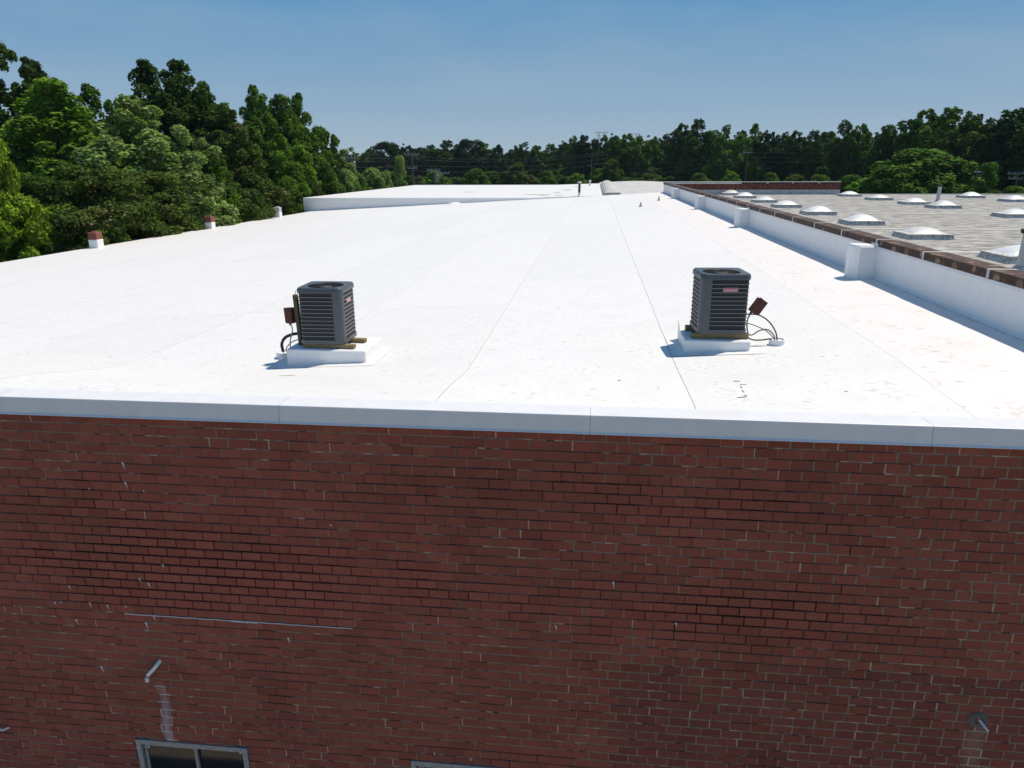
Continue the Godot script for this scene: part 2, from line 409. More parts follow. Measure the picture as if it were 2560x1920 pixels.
func sheet(x0: float, x1: float, z0: float, z1: float, lift: float, thick: float, hf: Callable) -> MB:   # z0 is the nearer end
	var mb := MB.new()
	var nx := maxi(2, int(ceil((x1 - x0) / 0.6)))
	var zs := [z0]
	while zs[-1] > z1 + 0.001:
		zs.append(maxf(z1, zs[-1] - (0.25 if zs[-1] > -8.0 and hf == roof_y else 0.6)))
	var nz := zs.size() - 1
	var g := []
	for j in nz + 1:
		var row := []
		for i in nx + 1:
			var x := lerpf(x0, x1, float(i) / nx)
			var z: float = zs[j]
			row.append(Vector3(x, hf.call(x, z) + lift, z))
		g.append(row)
	var nr := func(i: int, j: int) -> Vector3:
		var a: Vector3 = g[j][maxi(i - 1, 0)]
		var b: Vector3 = g[j][mini(i + 1, nx)]
		var c: Vector3 = g[maxi(j - 1, 0)][i]
		var d: Vector3 = g[mini(j + 1, nz)][i]
		return (b - a).cross(d - c).normalized()
	for j in nz:
		for i in nx:
			mb.squad(g[j][i], g[j][i + 1], g[j + 1][i + 1], g[j + 1][i], nr.call(i, j), nr.call(i + 1, j), nr.call(i + 1, j + 1), nr.call(i, j + 1))
	var dn := Vector3(0, -thick, 0)
	for i in nx:
		mb.quad(g[0][i] + dn, g[0][i + 1] + dn, g[0][i + 1], g[0][i])
		mb.quad(g[nz][i + 1] + dn, g[nz][i] + dn, g[nz][i], g[nz][i + 1])
	for j in nz:
		mb.quad(g[j][nx] + dn, g[j + 1][nx] + dn, g[j + 1][nx], g[j][nx])
		mb.quad(g[j + 1][0] + dn, g[j][0] + dn, g[j][0], g[j + 1][0])
	return mb

func flat_y(_x: float, _z: float, y: float) -> float:
	return y

# ---------- brick wall ----------
const WINDOWS := [[0.656, 1.997, -3.84, -4.97], [3.877, 5.22, -3.815, -4.945]]

func in_window(x0: float, x1: float, y0: float, y1: float) -> bool:
	for w in WINDOWS:
		if x1 > w[0] and x0 < w[1] and y1 > w[3] and y0 < w[2]:
			return true
	return false

func gauss(x: float, y: float, cx: float, cy: float, sx: float, sy: float) -> float:
	return exp(-pow((x - cx) / sx, 2.0) - pow((y - cy) / sy, 2.0))

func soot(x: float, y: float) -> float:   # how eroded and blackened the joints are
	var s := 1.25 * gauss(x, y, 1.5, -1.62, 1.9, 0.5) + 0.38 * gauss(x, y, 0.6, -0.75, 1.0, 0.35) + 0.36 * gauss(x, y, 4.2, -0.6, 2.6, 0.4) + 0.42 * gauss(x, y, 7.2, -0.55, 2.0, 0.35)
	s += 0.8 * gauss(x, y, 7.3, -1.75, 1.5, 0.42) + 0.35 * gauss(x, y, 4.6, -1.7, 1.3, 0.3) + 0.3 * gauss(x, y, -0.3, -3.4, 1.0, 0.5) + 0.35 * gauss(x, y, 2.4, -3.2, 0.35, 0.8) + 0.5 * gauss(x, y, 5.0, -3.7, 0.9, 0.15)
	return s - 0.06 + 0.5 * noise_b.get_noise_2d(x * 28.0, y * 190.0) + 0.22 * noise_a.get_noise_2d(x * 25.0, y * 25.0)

func brick_tone(x: float, y: float) -> float:   # darker with a ragged edge at lower right, lighter around the left middle
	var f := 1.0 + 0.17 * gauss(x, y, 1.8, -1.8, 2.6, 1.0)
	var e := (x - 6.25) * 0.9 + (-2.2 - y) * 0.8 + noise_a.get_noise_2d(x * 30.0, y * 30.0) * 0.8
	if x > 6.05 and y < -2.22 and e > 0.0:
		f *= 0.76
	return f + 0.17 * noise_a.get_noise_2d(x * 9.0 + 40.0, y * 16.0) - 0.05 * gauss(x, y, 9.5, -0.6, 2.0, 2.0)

func build_front_wall(house: Node3D) -> void:
	var core := MB.new()
	var x0 := EDGE_L
	var x1 := PAR_X + 0.32
	var ztop := -0.027
	# backing with the window openings left out
	var cuts := [x0, WINDOWS[0][0], WINDOWS[0][1], WINDOWS[1][0], WINDOWS[1][1], x1]
	core.quad(Vector3(x0, -3.8, ztop), Vector3(x1, -3.8, ztop), Vector3(x1, 0.22, ztop), Vector3(x0, 0.22, ztop))
	core.quad(Vector3(x0, GROUND, ztop), Vector3(x1, GROUND, ztop), Vector3(x1, -4.96, ztop), Vector3(x0, -4.96, ztop))
	for k in [0, 2, 4]:
		core.quad(Vector3(cuts[k], -4.96, ztop), Vector3(cuts[k + 1], -4.96, ztop), Vector3(cuts[k + 1], -3.8, ztop), Vector3(cuts[k], -3.8, ztop))
	core.quad(Vector3(x1, -3.8, -0.3), Vector3(x0, -3.8, -0.3), Vector3(x0, 0.2, -0.3), Vector3(x1, 0.2, -0.3))
	core.quad(Vector3(x1, GROUND, -0.3), Vector3(x0, GROUND, -0.3), Vector3(x0, -4.96, -0.3), Vector3(x1, -4.96, -0.3))
	for k in [0, 2, 4]:
		core.quad(Vector3(cuts[k + 1], -4.96, -0.3), Vector3(cuts[k], -4.96, -0.3), Vector3(cuts[k], -3.8, -0.3), Vector3(cuts[k + 1], -3.8, -0.3))
	var wall := part("front_wall", core, M.wall_core, house)
	# every brick of the visible stretch
	var list := []
	var mort := MB.new()
	for j in range(-1, 59):
		var yt := -COURSE * j
		var yb := yt - COURSE
		var shift := 0.0 if j % 2 == 0 else BRICK_L * 0.52
		if j < 0:
			shift = BRICK_L * 0.0
		if j == 0:
			shift = BRICK_L * 0.52
		elif j > 0:
			shift = 0.0 if j % 2 == 1 else BRICK_L * 0.52
		var drift := rng.randf_range(-0.022, 0.022)
		var cut := 0.0
		var prev := 0.0
		var lo_i := -26
		var hi_i := 58
		for i in range(lo_i, hi_i):
			var jl := BRICK_L * i + shift + drift + 0.006 * noise_b.get_noise_2d(i * 31.0, j * 57.0)
			if i > 0 and rng.randf() < 0.01:   # a cut brick now and then
				cut -= rng.randf_range(0.05, 0.09)
			elif cut < -0.04 and rng.randf() < 0.06:
				cut = 0.0
			jl += cut
			if i == lo_i:
				prev = jl
				continue
			var a := prev
			var b := jl
			prev = jl
			if b > x1:
				break
			var gap := 0.0105 + 0.0035 * noise_b.get_noise_2d(a * 90.0, yt * 90.0)
			if a > 7.5:
				gap += 0.002
			var cx := (a + b) * 0.5
			var cy := (yt + yb) * 0.5
			var bed := 0.0115 + 0.009 * clampf((soot(cx, yb) - 0.35) * 2.0, 0.0, 1.0)
			if not in_window(a, b, yb, yt):
				list.append([a + gap * 0.5, b - gap * 0.5, yb + bed * 0.5, yt - bed * 0.5, cx, cy, j])
			else:   # cut bricks beside and above an opening
				for w in WINDOWS:
					if b > w[0] and a < w[1] and yt > w[3] and yb < w[2]:
						if a < w[0] - 0.03:
							list.append([a + gap * 0.5, w[0] - 0.006, yb + bed * 0.5, yt - bed * 0.5, cx, cy, j])
						if b > w[1] + 0.03:
							list.append([w[1] + 0.006, b - gap * 0.5, yb + bed * 0.5, yt - bed * 0.5, cx, cy, j])
						if yt > w[2] + 0.02 and a >= w[0] - 0.03 and b <= w[1] + 0.03:
							list.append([a + gap * 0.5, b - gap * 0.5, w[2] + 0.006, yt - bed * 0.5, cx, cy, j])
			# mortar: bed strip under the brick, head strip at its left
			if not in_window(a + 0.01, b - 0.01, yb - 0.02, yb + 0.02):
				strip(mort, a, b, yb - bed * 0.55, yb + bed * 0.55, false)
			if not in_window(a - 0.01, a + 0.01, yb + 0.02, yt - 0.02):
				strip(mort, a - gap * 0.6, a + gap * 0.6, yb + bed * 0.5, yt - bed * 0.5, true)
	var mo := part("mortar", mort, M.mortar, wall)
	mo.set_meta("kind", "stuff")
	# the 300 bricks that show largest are pieces of their own
	for b in list:
		var d := Vector3(b[4], b[5], 0) - cam_pos
		var seen: bool = b[4] > -0.3 and b[4] < 9.9 and b[5] < 0.06
		b.append((absf(d.z) / pow(d.length(), 3.0)) if seen else 0.0)
	list.sort_custom(func(p, q): return p[7] > q[7])
	var variants := []
	for k in 6:
		var mb := MB.new()
		mb.box(Vector3(-0.5, -0.5, -1.0), Vector3(0.5, 0.5, 0.0), 0.0)
		variants.append(mb)
	var shared := {}
	for k in 8:
		var mb := MB.new()
		mb.box(Vector3(-0.0965, -0.0465, -0.03), Vector3(0.0965, 0.0465, 0.0), 0.002)
		shared[k] = mb.mesh(M["brick%d" % k])
	var merged := MB.new()
	for k in list.size():
		var b: Array = list[k]
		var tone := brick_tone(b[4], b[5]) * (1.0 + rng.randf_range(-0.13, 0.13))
		var zo := rng.randf_range(-0.0025, 0.0025)
		var lx: float = b[1] - b[0]
		var ly: float = b[3] - b[2]
		if k < 300 and lx > 0.15 and ly > 0.06:
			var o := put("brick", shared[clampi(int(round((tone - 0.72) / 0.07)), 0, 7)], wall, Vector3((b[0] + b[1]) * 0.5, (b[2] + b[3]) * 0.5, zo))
			o.scale = Vector3(lx / 0.193, ly / 0.093, 1.0)
			o.rotation.z = rng.randf_range(-0.006, 0.006)
			continue
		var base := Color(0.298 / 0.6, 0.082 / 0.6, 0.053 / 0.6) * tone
		base.a = 1.0
		var hue := rng.randf_range(-0.012, 0.01)
		base.g += hue
		base.b += hue * 0.7
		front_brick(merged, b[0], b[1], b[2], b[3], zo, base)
	var rest := part("bricks", merged, M.brick_merge, wall)
	rest.set_meta("kind", "stuff")

func streaked(x: float, y: float) -> float:   # lime that has run down the wall under the hook pipe and under the outlet
	var s := 0.0
	if y < -3.02 and y > -3.84:
		s = clampf(1.0 - absf(x - 1.085 - 0.02 * sin(y * 9.0)) / 0.075, 0.0, 1.0) * clampf((-y - 2.85) * 1.3, 0.15, 0.95)
	if y < -2.82:
		s = maxf(s, 0.38 * clampf(1.6 - absf(x - 9.565) / 0.07, 0.0, 1.0) * clampf(1.0 + (y + 2.82) * 0.45, 0.3, 1.0))
	return s * (0.55 + 0.9 * (noise_b.get_noise_2d(x * 700.0, y * 300.0) * 0.5 + 0.5))

func front_brick(mb: MB, a: float, b: float, c: float, d: float, z: float, base: Color) -> void:
	var e := 0.002
	mb.col = base
	var stained := streaked(a, c) > 0.02 or streaked(b, d) > 0.02 or streaked((a + b) * 0.5, (c + d) * 0.5) > 0.02
	if not stained:
		mb.quad(Vector3(a + e, c + e, z), Vector3(b - e, c + e, z), Vector3(b - e, d - e, z), Vector3(a + e, d - e, z))
	else:
		var pale := Color(0.75, 0.68, 0.72) if a < 5.0 else Color(0.55, 0.46, 0.33)
		var nx := 12
		var ny := 6
		for i in nx:
			for j in ny:
				var p0 := lerpf(a + e, b - e, float(i) / nx)
				var p1 := lerpf(a + e, b - e, float(i + 1) / nx)
				var q0 := lerpf(c + e, d - e, float(j) / ny)
				var q1 := lerpf(c + e, d - e, float(j + 1) / ny)
				mb.col = base.lerp(pale, clampf(streaked((p0 + p1) * 0.5, (q0 + q1) * 0.5), 0.0, 0.9))
				mb.quad(Vector3(p0, q0, z), Vector3(p1, q0, z), Vector3(p1, q1, z), Vector3(p0, q1, z))
		mb.col = base
	var f := [Vector3(a + e, c + e, z), Vector3(b - e, c + e, z), Vector3(b - e, d - e, z), Vector3(a + e, d - e, z)]
	var m := [Vector3(a, c, z - e), Vector3(b, c, z - e), Vector3(b, d, z - e), Vector3(a, d, z - e)]
	var k := [Vector3(a, c, -0.03), Vector3(b, c, -0.03), Vector3(b, d, -0.03), Vector3(a, d, -0.03)]
	for i in 4:
		var i2 := (i + 1) % 4
		mb.quad(m[i], m[i2], f[i2], f[i])
		mb.quad(k[i], k[i2], m[i2], m[i])

func strip(mb: MB, a: float, b: float, c: float, d: float, head: bool) -> void:
	var parts := 1 if head else 3
	for k in parts:
		var p := lerpf(a, b, float(k) / parts)
		var q := lerpf(a, b, float(k + 1) / parts)
		var x := (p + q) * 0.5
		var y := (c + d) * 0.5
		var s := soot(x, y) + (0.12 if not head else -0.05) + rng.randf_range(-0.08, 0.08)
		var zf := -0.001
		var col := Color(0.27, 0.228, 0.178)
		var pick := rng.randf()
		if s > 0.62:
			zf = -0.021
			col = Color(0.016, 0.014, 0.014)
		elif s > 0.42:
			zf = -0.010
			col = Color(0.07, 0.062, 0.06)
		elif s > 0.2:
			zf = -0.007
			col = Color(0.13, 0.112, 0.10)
			if pick < 0.3:
				col = Color(0.17, 0.095, 0.075)
		elif pick < 0.25:
			col = Color(0.19, 0.16, 0.135)
		elif pick < 0.33:
			col = Color(0.46, 0.40, 0.32)
		if s < 0.42 and x < 5.5 and pick > 0.55 and head:
			col = Color(0.2, 0.12, 0.095)
		if streaked(x, y) > 0.05:
			col = Color(0.72, 0.68, 0.72) if x < 5.0 else Color(0.5, 0.46, 0.36)
			zf = -0.003
		mb.col = col
		mb.quad(Vector3(p, c, zf), Vector3(q, c, zf), Vector3(q, d, zf), Vector3(p, d, zf))

func build_window(house: Node3D, w: Array, label: String) -> void:
	var win := Node3D.new()
	win.name = "window"
	house.add_child(win, true)
	win.set_meta("label", label)
	var x0: float = w[0]
	var x1: float = w[1]
	var yt: float = w[2]
	var yb: float = w[3]
	var fr := MB.new()
	var t := 0.062
	fr.box(Vector3(x0, yb, -0.09), Vector3(x0 + t, yt, 0.012), 0.004)
	fr.box(Vector3(x1 - t, yb, -0.09), Vector3(x1, yt, 0.012), 0.004)
	fr.box(Vector3(x0 + t, yt - t, -0.09), Vector3(x1 - t, yt, 0.010), 0.004)
	fr.box(Vector3(x0 + t, yb, -0.09), Vector3(x1 - t, yb + t, 0.010), 0.004)
	part("frame", fr, M.alu, win)
	var mid := (x0 + x1) * 0.5 + 0.01
	for s in 2:   # two sliding sashes
		var a := x0 + t + 0.012 if s == 0 else mid - 0.005
		var b := mid + 0.03 if s == 0 else x1 - t - 0.004
		var z := -0.022 if s == 0 else -0.05
		var sa := MB.new()
		var q := 0.032
		var top := yt - t - 0.008
		var bot := yb + t + 0.008
		sa.box(Vector3(a, bot, z - 0.022), Vector3(a + q, top, z), 0.003)
		sa.box(Vector3(b - q, bot, z - 0.022), Vector3(b, top, z), 0.003)
		sa.box(Vector3(a + q, top - q, z - 0.022), Vector3(b - q, top, z - 0.001), 0.003)
		sa.box(Vector3(a + q, bot, z - 0.022), Vector3(b - q, bot + q, z - 0.001), 0.003)
		part("sash", sa, M.alu, win)
		var pa := MB.new()
		pa.box(Vector3(a + q, bot + q, z - 0.014), Vector3(b - q, top - q, z - 0.009))
		part("pane", pa, M.glass, win)
		var la := MB.new()
		var lx := a + q + 0.02 if s == 0 else b - q - 0.022
		la.box(Vector3(lx - 0.012, top - q - 0.034, z - 0.009), Vector3(lx + 0.012, top - q - 0.008, z + 0.002), 0.003)
		part("latch", la, M.pvc, win)
	var rm := MB.new()   # jambs through the wall
	rm.quad(Vector3(x0, yb, -0.09), Vector3(x0, yb, -0.3), Vector3(x0, yt, -0.3), Vector3(x0, yt, -0.09))
	rm.quad(Vector3(x1, yb, -0.3), Vector3(x1, yb, -0.09), Vector3(x1, yt, -0.09), Vector3(x1, yt, -0.3))
	rm.quad(Vector3(x0, yt, -0.3), Vector3(x1, yt, -0.3), Vector3(x1, yt, -0.09), Vector3(x0, yt, -0.09))
	rm.quad(Vector3(x0, yb, -0.09), Vector3(x1, yb, -0.09), Vector3(x1, yb, -0.3), Vector3(x0, yb, -0.3))
	part("reveal", rm, M.room, win)

func build_wall_marks(house: Node3D) -> void:
	# bead of caulk along a joint, thicker in the middle
	var bead := MB.new()
	var pts := []
	for k in 40:
		var x := lerpf(0.813, 3.339, k / 39.0)
		pts.append(Vector3(x, -2.172 + 0.002 * sin(k * 1.7), 0.0))
	bead.tube(pts, 0.006, 0.005, 6)
	var fat := []
	for k in 9:
		fat.append(Vector3(lerpf(2.02, 2.30, k / 8.0), -2.176 + 0.003 * sin(k * 2.3), 0.0))
	bead.tube(fat, 0.010, 0.008, 6)
	part("caulk_bead", bead, M.caulk, house)
	# runs and smears of pale sealant
	var drips := [[0.233, -1.882, 0.035], [0.022, -2.097, 0.03], [0.433, -2.083, 0.05], [0.636, -2.097, 0.05], [0.842, -2.083, 0.02], [1.057, -1.737, 0.04], [1.152, -1.794, 0.05], [0.234, -2.307, 0.06], [1.046, -2.292, 0.08], [0.42, -2.906, 0.09], [0.093, -2.082, 0.012], [1.149, -2.198, 0.05], [1.097, -0.424, 0.07], [0.386, -0.503, 0.012], [0.679, -0.71, 0.012], [1.088, -0.639, 0.06], [1.269, -0.708, 0.015], [1.346, -1.556, 0.035], [4.15, -3.7, 0.03], [4.55, -3.735, 0.025], [2.63, -2.36, 0.06], [3.2, -0.99, 0.015], [5.45, -2.0, 0.05], [6.0, -1.47, 0.07], [6.62, -1.88, 0.04]]
	for d in drips:
		var mb := MB.new()
		var h: float = d[2]
		var wd := 0.009 + h * 0.08
		var top := Vector3(d[0], d[1] + h * 0.25, 0.004)
		mb.tube([top + Vector3(-wd * 0.6, 0.004, -0.006), top, top + Vector3(wd * 0.2, -h * 0.35, 0.001), top + Vector3(wd * 0.4, -h, -0.005)], wd, 0.0015, 6)
		part("sealant_drip", mb, M.caulk, house)
	# bent white pipe sticking out of the wall
	var hook := MB.new()
	hook.tube([Vector3(1.125, -2.745, -0.02), Vector3(1.115, -2.765, 0.03), Vector3(1.06, -2.83, 0.045), Vector3(0.99, -2.905, 0.05), Vector3(0.972, -2.94, 0.05), Vector3(0.972, -2.985, 0.05)], 0.021, 0.021, 12)
	part("drain_pipe", hook, M.pvc, house)
	var hook2 := MB.new()
	hook2.tube([Vector3(-1.2, -3.80, 0.05), Vector3(-1.03, -3.815, 0.06), Vector3(-0.95, -3.825, 0.05), Vector3(-0.915, -3.84, -0.02)], 0.013, 0.013, 10)
	part("drain_pipe", hook2, M.pvc, house)
	# round mortar patch with a short pipe
	var pa := MB.new()
	var rim := []
	for k in 28:
		var an := TAU * k / 28.0
		var r := 0.098 * (1.0 + 0.12 * noise_b.get_noise_2d(cos(an) * 60.0, sin(an) * 60.0))
		rim.append(Vector3(9.55 + r * cos(an), -2.745 + r * 0.92 * sin(an), 0.002))
	for k in 28:
		var a: Vector3 = rim[k]
		var b: Vector3 = rim[(k + 1) % 28]
		var ce := Vector3(9.555, -2.745, 0.0)
		var ai := a.lerp(ce, 0.62) + Vector3(0, 0, 0.009)
		var bi := b.lerp(ce, 0.62) + Vector3(0, 0, 0.009)
		var am := a.lerp(ce, 0.15) + Vector3(0, 0, 0.010)
		var bm := b.lerp(ce, 0.15) + Vector3(0, 0, 0.010)
		pa.quad(a, b, bm, am)
		pa.quad(am, bm, bi, ai)
		pa.quad(ai, bi, bi - Vector3(0, 0, 0.03), ai - Vector3(0, 0, 0.03))
	part("mortar_patch", pa, M.patch, house)
	var po := MB.new()
	po.tube([Vector3(9.555, -2.735, -0.04), Vector3(9.58, -2.76, 0.045), Vector3(9.60, -2.78, 0.1)], 0.013, 0.012, 12)
	part("outlet_pipe", po, M.pvc, house)

func build_fascia(house: Node3D) -> void:
	var joints := []
	var x := 5.73 - 2.93 * 8
	while x < PAR_X + 0.3:
		joints.append(x)
		x += 2.93
	joints.append(PAR_X + 0.32)
	joints[0] = EDGE_L - 0.02
	# profile in (z, y), outside, from the inner edge of the top flange over the drip edge to the wall
	var prof := [Vector2(-0.245, 0.262), Vector2(-0.24, 0.267), Vector2(0.024, 0.270), Vector2(0.033, 0.267), Vector2(0.036, 0.259), Vector2(0.049, 0.112), Vector2(0.062, 0.100), Vector2(0.063, 0.095), Vector2(0.05, 0.097), Vector2(0.002, 0.118)]
	for k in joints.size() - 1:
		var mb := MB.new()
		var a: float = joints[k] + 0.0015
		var b: float = joints[k + 1] - 0.0015
		var nseg := 6
		for i in prof.size() - 1:
			var p: Vector2 = prof[i]
			var q: Vector2 = prof[i + 1]
			for s in nseg:
				var xa := lerpf(a, b, float(s) / nseg)
				var xb := lerpf(a, b, float(s + 1) / nseg)
				var wa := 0.0018 * noise_a.get_noise_2d(xa * 40.0, i * 5.0) if i > 1 and i < 6 and s > 0 else 0.0
				var wb := 0.0018 * noise_a.get_noise_2d(xb * 40.0, i * 5.0) if i > 1 and i < 6 and s < nseg - 1 else 0.0
				mb.quad(Vector3(xa, q.y, q.x + wa), Vector3(xb, q.y, q.x + wb), Vector3(xb, p.y, p.x + wb), Vector3(xa, p.y, p.x + wa))
		part("fascia_section", mb, M.fascia, house)
	var cleat := MB.new()
	cleat.box(Vector3(EDGE_L, 0.13, -0.2), Vector3(PAR_X + 0.3, 0.258, 0.02))
	part("edge_nailer", cleat, M.fascia, house)

func build_main_roof(house: Node3D) -> void:
	var base := sheet(EDGE_L, PAR_X, -0.21, FAR_Z, -0.007, 0.25, roof_y)
	var roof := part("roof", base, M.seam, house)
	var edges := []
	var x := 6.7 - 2.45 * 9
	while x < PAR_X - 0.2:
		edges.append(x)
		x += 2.45
	edges[0] = EDGE_L
	edges.append(PAR_X - 0.004)
	var first := [-4.2, -11.5, -15.3, -6.4, -15.4, -6.45, -6.45, -6.4, -9.1, -12.6, -5.2, -10.0]
	for k in edges.size() - 1:
		var cut: float = first[k % first.size()]
		var z0 := -0.215
		var n := 0
		while z0 > FAR_Z + 0.1:
			var z1 := maxf(cut, FAR_Z)
			if FAR_Z - z1 > -3.0:
				z1 = FAR_Z
			var mb := sheet(edges[k] + 0.0026, edges[k + 1] - 0.0026, z0 - 0.0022, z1 + 0.0022, 0.0 + 0.0012 * (k % 2), 0.005, roof_y)
			part("membrane_sheet", mb, M.dusty if k == edges.size() - 2 else M["membrane%d" % ((k + n) % 4)], roof)
			z0 = z1
			cut -= 15.2
			n += 1
	# short seam of a patch, stains, dead leaves' marks
	for d in [[5.26, -0.75, 5.32, -1.63], [5.32, -1.63, 5.7, -1.62], [2.967, -2.38, 2.949, -3.4]]:
		var mb := MB.new()
		var a := Vector3(d[0], roof_y(d[0], d[1]) + 0.0045, d[1])
		var b := Vector3(d[2], roof_y(d[2], d[3]) + 0.0045, d[3])
		var side := (b - a).cross(Vector3.UP).normalized() * 0.0018
		mb.quad(a - side, a + side, b + side, b - side)
		part("patch_seam", mb, M.seam, roof)
	var st := [[2.07, -1.84, 0.15, 0.05, "rust_stain"], [7.25, -1.28, 0.05, 0.022, "dirt"], [7.29, -1.15, 0.05, 0.014, "dirt"], [7.255, -1.05, 0.012, 0.06, "dirt"], [7.245, -0.9, 0.01, 0.07, "dirt"], [7.24, -0.74, 0.03, 0.03, "dirt"], [7.19, -0.68, 0.07, 0.018, "dirt"], [8.25, -0.95, 0.03, 0.02, "rust_stain"], [6.03, -1.3, 0.03, 0.02, "dirt"], [6.42, -1.0, 0.014, 0.014, "dirt"]]
	for s in st:
		part("stain", blot(s[0], s[1], s[2], s[3], func(px, pz): return roof_y(px, pz) + 0.0045), M[s[4]], roof)

func blot(x: float, z: float, rx: float, rz: float, hf: Callable) -> MB:   # an irregular thin deposit
	var mb := MB.new()
	var rim := []
	for k in 22:
		var an := TAU * k / 22.0
		var r := 0.45 + 0.55 * absf(noise_b.get_noise_2d(x * 77.0 + cos(an) * 130.0, z * 77.0 + sin(an) * 130.0) * 1.8)
		var px := x + rx * r * cos(an)
		var pz := z + rz * r * sin(an)
		rim.append(Vector3(px, hf.call(px, pz), pz))
	var ce := Vector3(x, hf.call(x, z), z)
	for k in 22:
		mb.tri(ce, rim[(k + 1) % 22], rim[k])
	return mb

func build_parapet(house: Node3D) -> void:
	var z_end := FAR_Z - 0.3
	var mb := MB.new()
	var seg := 34
	for k in seg:   # the membrane is dressed up the wall and bellies a little
		var za := lerpf(-0.02, z_end, float(k) / seg)
		var zb := lerpf(-0.02, z_end, float(k + 1) / seg)
		var wa := 0.008 * noise_a.get_noise_1d(za * 30.0)
		var wb := 0.008 * noise_a.get_noise_1d(zb * 30.0)
		mb.quad(Vector3(PAR_X - 0.03, 0.34, za), Vector3(PAR_X + wa, 0.46, za), Vector3(PAR_X + wb, 0.46, zb), Vector3(PAR_X - 0.03, 0.34, zb))
		mb.quad(Vector3(PAR_X + wa, 0.46, za), Vector3(PAR_X, 0.985, za), Vector3(PAR_X, 0.985, zb), Vector3(PAR_X + wb, 0.46, zb))
	mb.quad(Vector3(PAR_X + 0.3, -0.2, z_end), Vector3(PAR_X, -0.2, z_end), Vector3(PAR_X, 0.985, z_end), Vector3(PAR_X + 0.3, 0.985, z_end))
	mb.quad(Vector3(PAR_X, 0.985, -0.02), Vector3(PAR_X + 0.3, 0.985, -0.02), Vector3(PAR_X + 0.3, 0.985, z_end), Vector3(PAR_X, 0.985, z_end))
	mb.quad(Vector3(PAR_X + 0.3, 0.0, -0.02), Vector3(PAR_X + 0.3, 0.0, z_end), Vector3(PAR_X + 0.3, 0.985, z_end), Vector3(PAR_X + 0.3, 0.985, -0.02))
	mb.quad(Vector3(PAR_X, 0.0, -0.02), Vector3(PAR_X + 0.3, 0.0, -0.02), Vector3(PAR_X + 0.3, 0.985, -0.02), Vector3(PAR_X, 0.985, -0.02))
	var wall := part("parapet_wall", mb, M.white, house)
	var bar := MB.new()
	var z := -0.03
	while z > z_end:
		var z2 := maxf(z - 3.05, z_end)
		bar.box(Vector3(PAR_X - 0.016, 0.932, z2 + 0.002), Vector3(PAR_X + 0.002, 0.984, z - 0.002), 0.002)
		z = z2
	part("termination_bar", bar, M.fascia, wall)
	# brown coping lengths, with a white cover over each joint
	var cover := MB.new()
	cover.box(Vector3(-0.004, -0.062, -0.034), Vector3(0.0, 0.062, 0.034))
	cover.box(Vector3(-0.004, 0.062, -0.034), Vector3(0.35, 0.067, 0.034))
	cover.box(Vector3(0.346, -0.062, -0.034), Vector3(0.35, 0.062, 0.034))
	var cm := cover.mesh(M.coat)
	var start := -3.813 + 1.96 * 2
	var k := 0
	while start > z_end + 0.5:
		var a := minf(start, -0.02)
		var b := maxf(start - 1.96, z_end)
		if a > b + 0.1:
			var cb := MB.new()
			cb.box(Vector3(PAR_X - 0.02, 0.986, b + 0.004), Vector3(PAR_X + 0.318, 1.104, a - 0.004), 0.006)
			part("coping", cb, M["coping0"] if k < 4 else M["coping1"], wall)
			if b > z_end + 0.1:
				put("joint_cover", cm, wall, Vector3(PAR_X - 0.0225, 1.042, b))
		start -= 1.96
		k += 1
	# membrane-wrapped stub piers
	for pz: float in [-7.66, -19.1, -29.35, -40.4]:
		var pr := MB.new()
		var px := PAR_X - 0.41
		var poly := [Vector2(px + 0.10, pz), Vector2(PAR_X + 0.01, pz), Vector2(PAR_X + 0.01, pz - 0.46), Vector2(px + 0.03, pz - 0.46), Vector2(px, pz - 0.40), Vector2(px, pz - 0.2), Vector2(px + 0.03, pz - 0.07)]
		var rev := poly.duplicate()
		rev.reverse()
		pr.prism(rev, 0.35, 0.965, -0.0)
		pr.prism(rev, 0.965, 1.0, 0.12)
		part("pier", pr, M.white, wall)
		var cap := MB.new()
		cap.box(Vector3(PAR_X - 0.034, 0.965, pz - 0.30), Vector3(PAR_X - 0.0, 1.035, pz + 0.03), 0.003)
		part("flashing_clip", cap, M.fascia, wall)
	# dirt and leaf crumbs gathered where wall and roof meet
	var dirt := MB.new()
	for i in 900:
		var dz := -rng.randf() * 46.0
		var dx := PAR_X - 0.035 - absf(rng.randfn(0.0, 0.03))
		var y := plane_y(dx) + 0.006
		var r := rng.randf_range(0.004, 0.016)
		var an := rng.randf() * TAU
		var ce := Vector3(dx, y, dz)
		dirt.tri(ce + Vector3(cos(an), 0.3, sin(an)) * r, ce + Vector3(cos(an + 4.2), 0, sin(an + 4.2)) * r, ce + Vector3(cos(an + 2.1), 0.1, sin(an + 2.1)) * r)
	var di := part("leaf_litter", dirt, std(Color(0.13, 0.07, 0.05), 0.95), wall)
	di.set_meta("kind", "stuff")

func far_y(x: float, _z: float) -> float:
	return 0.0 if x < 1.0 else lerpf(0.0, 0.16, clampf((x - 1.0) / 5.2, 0.0, 1.0))

func grey_y(x: float, z: float) -> float:
	return 0.19 + 0.17 * exp(-pow((x - 11.0) / 3.4, 2.0)) * clampf((FAR_Z - z) / 20.0, 0.0, 1.0)

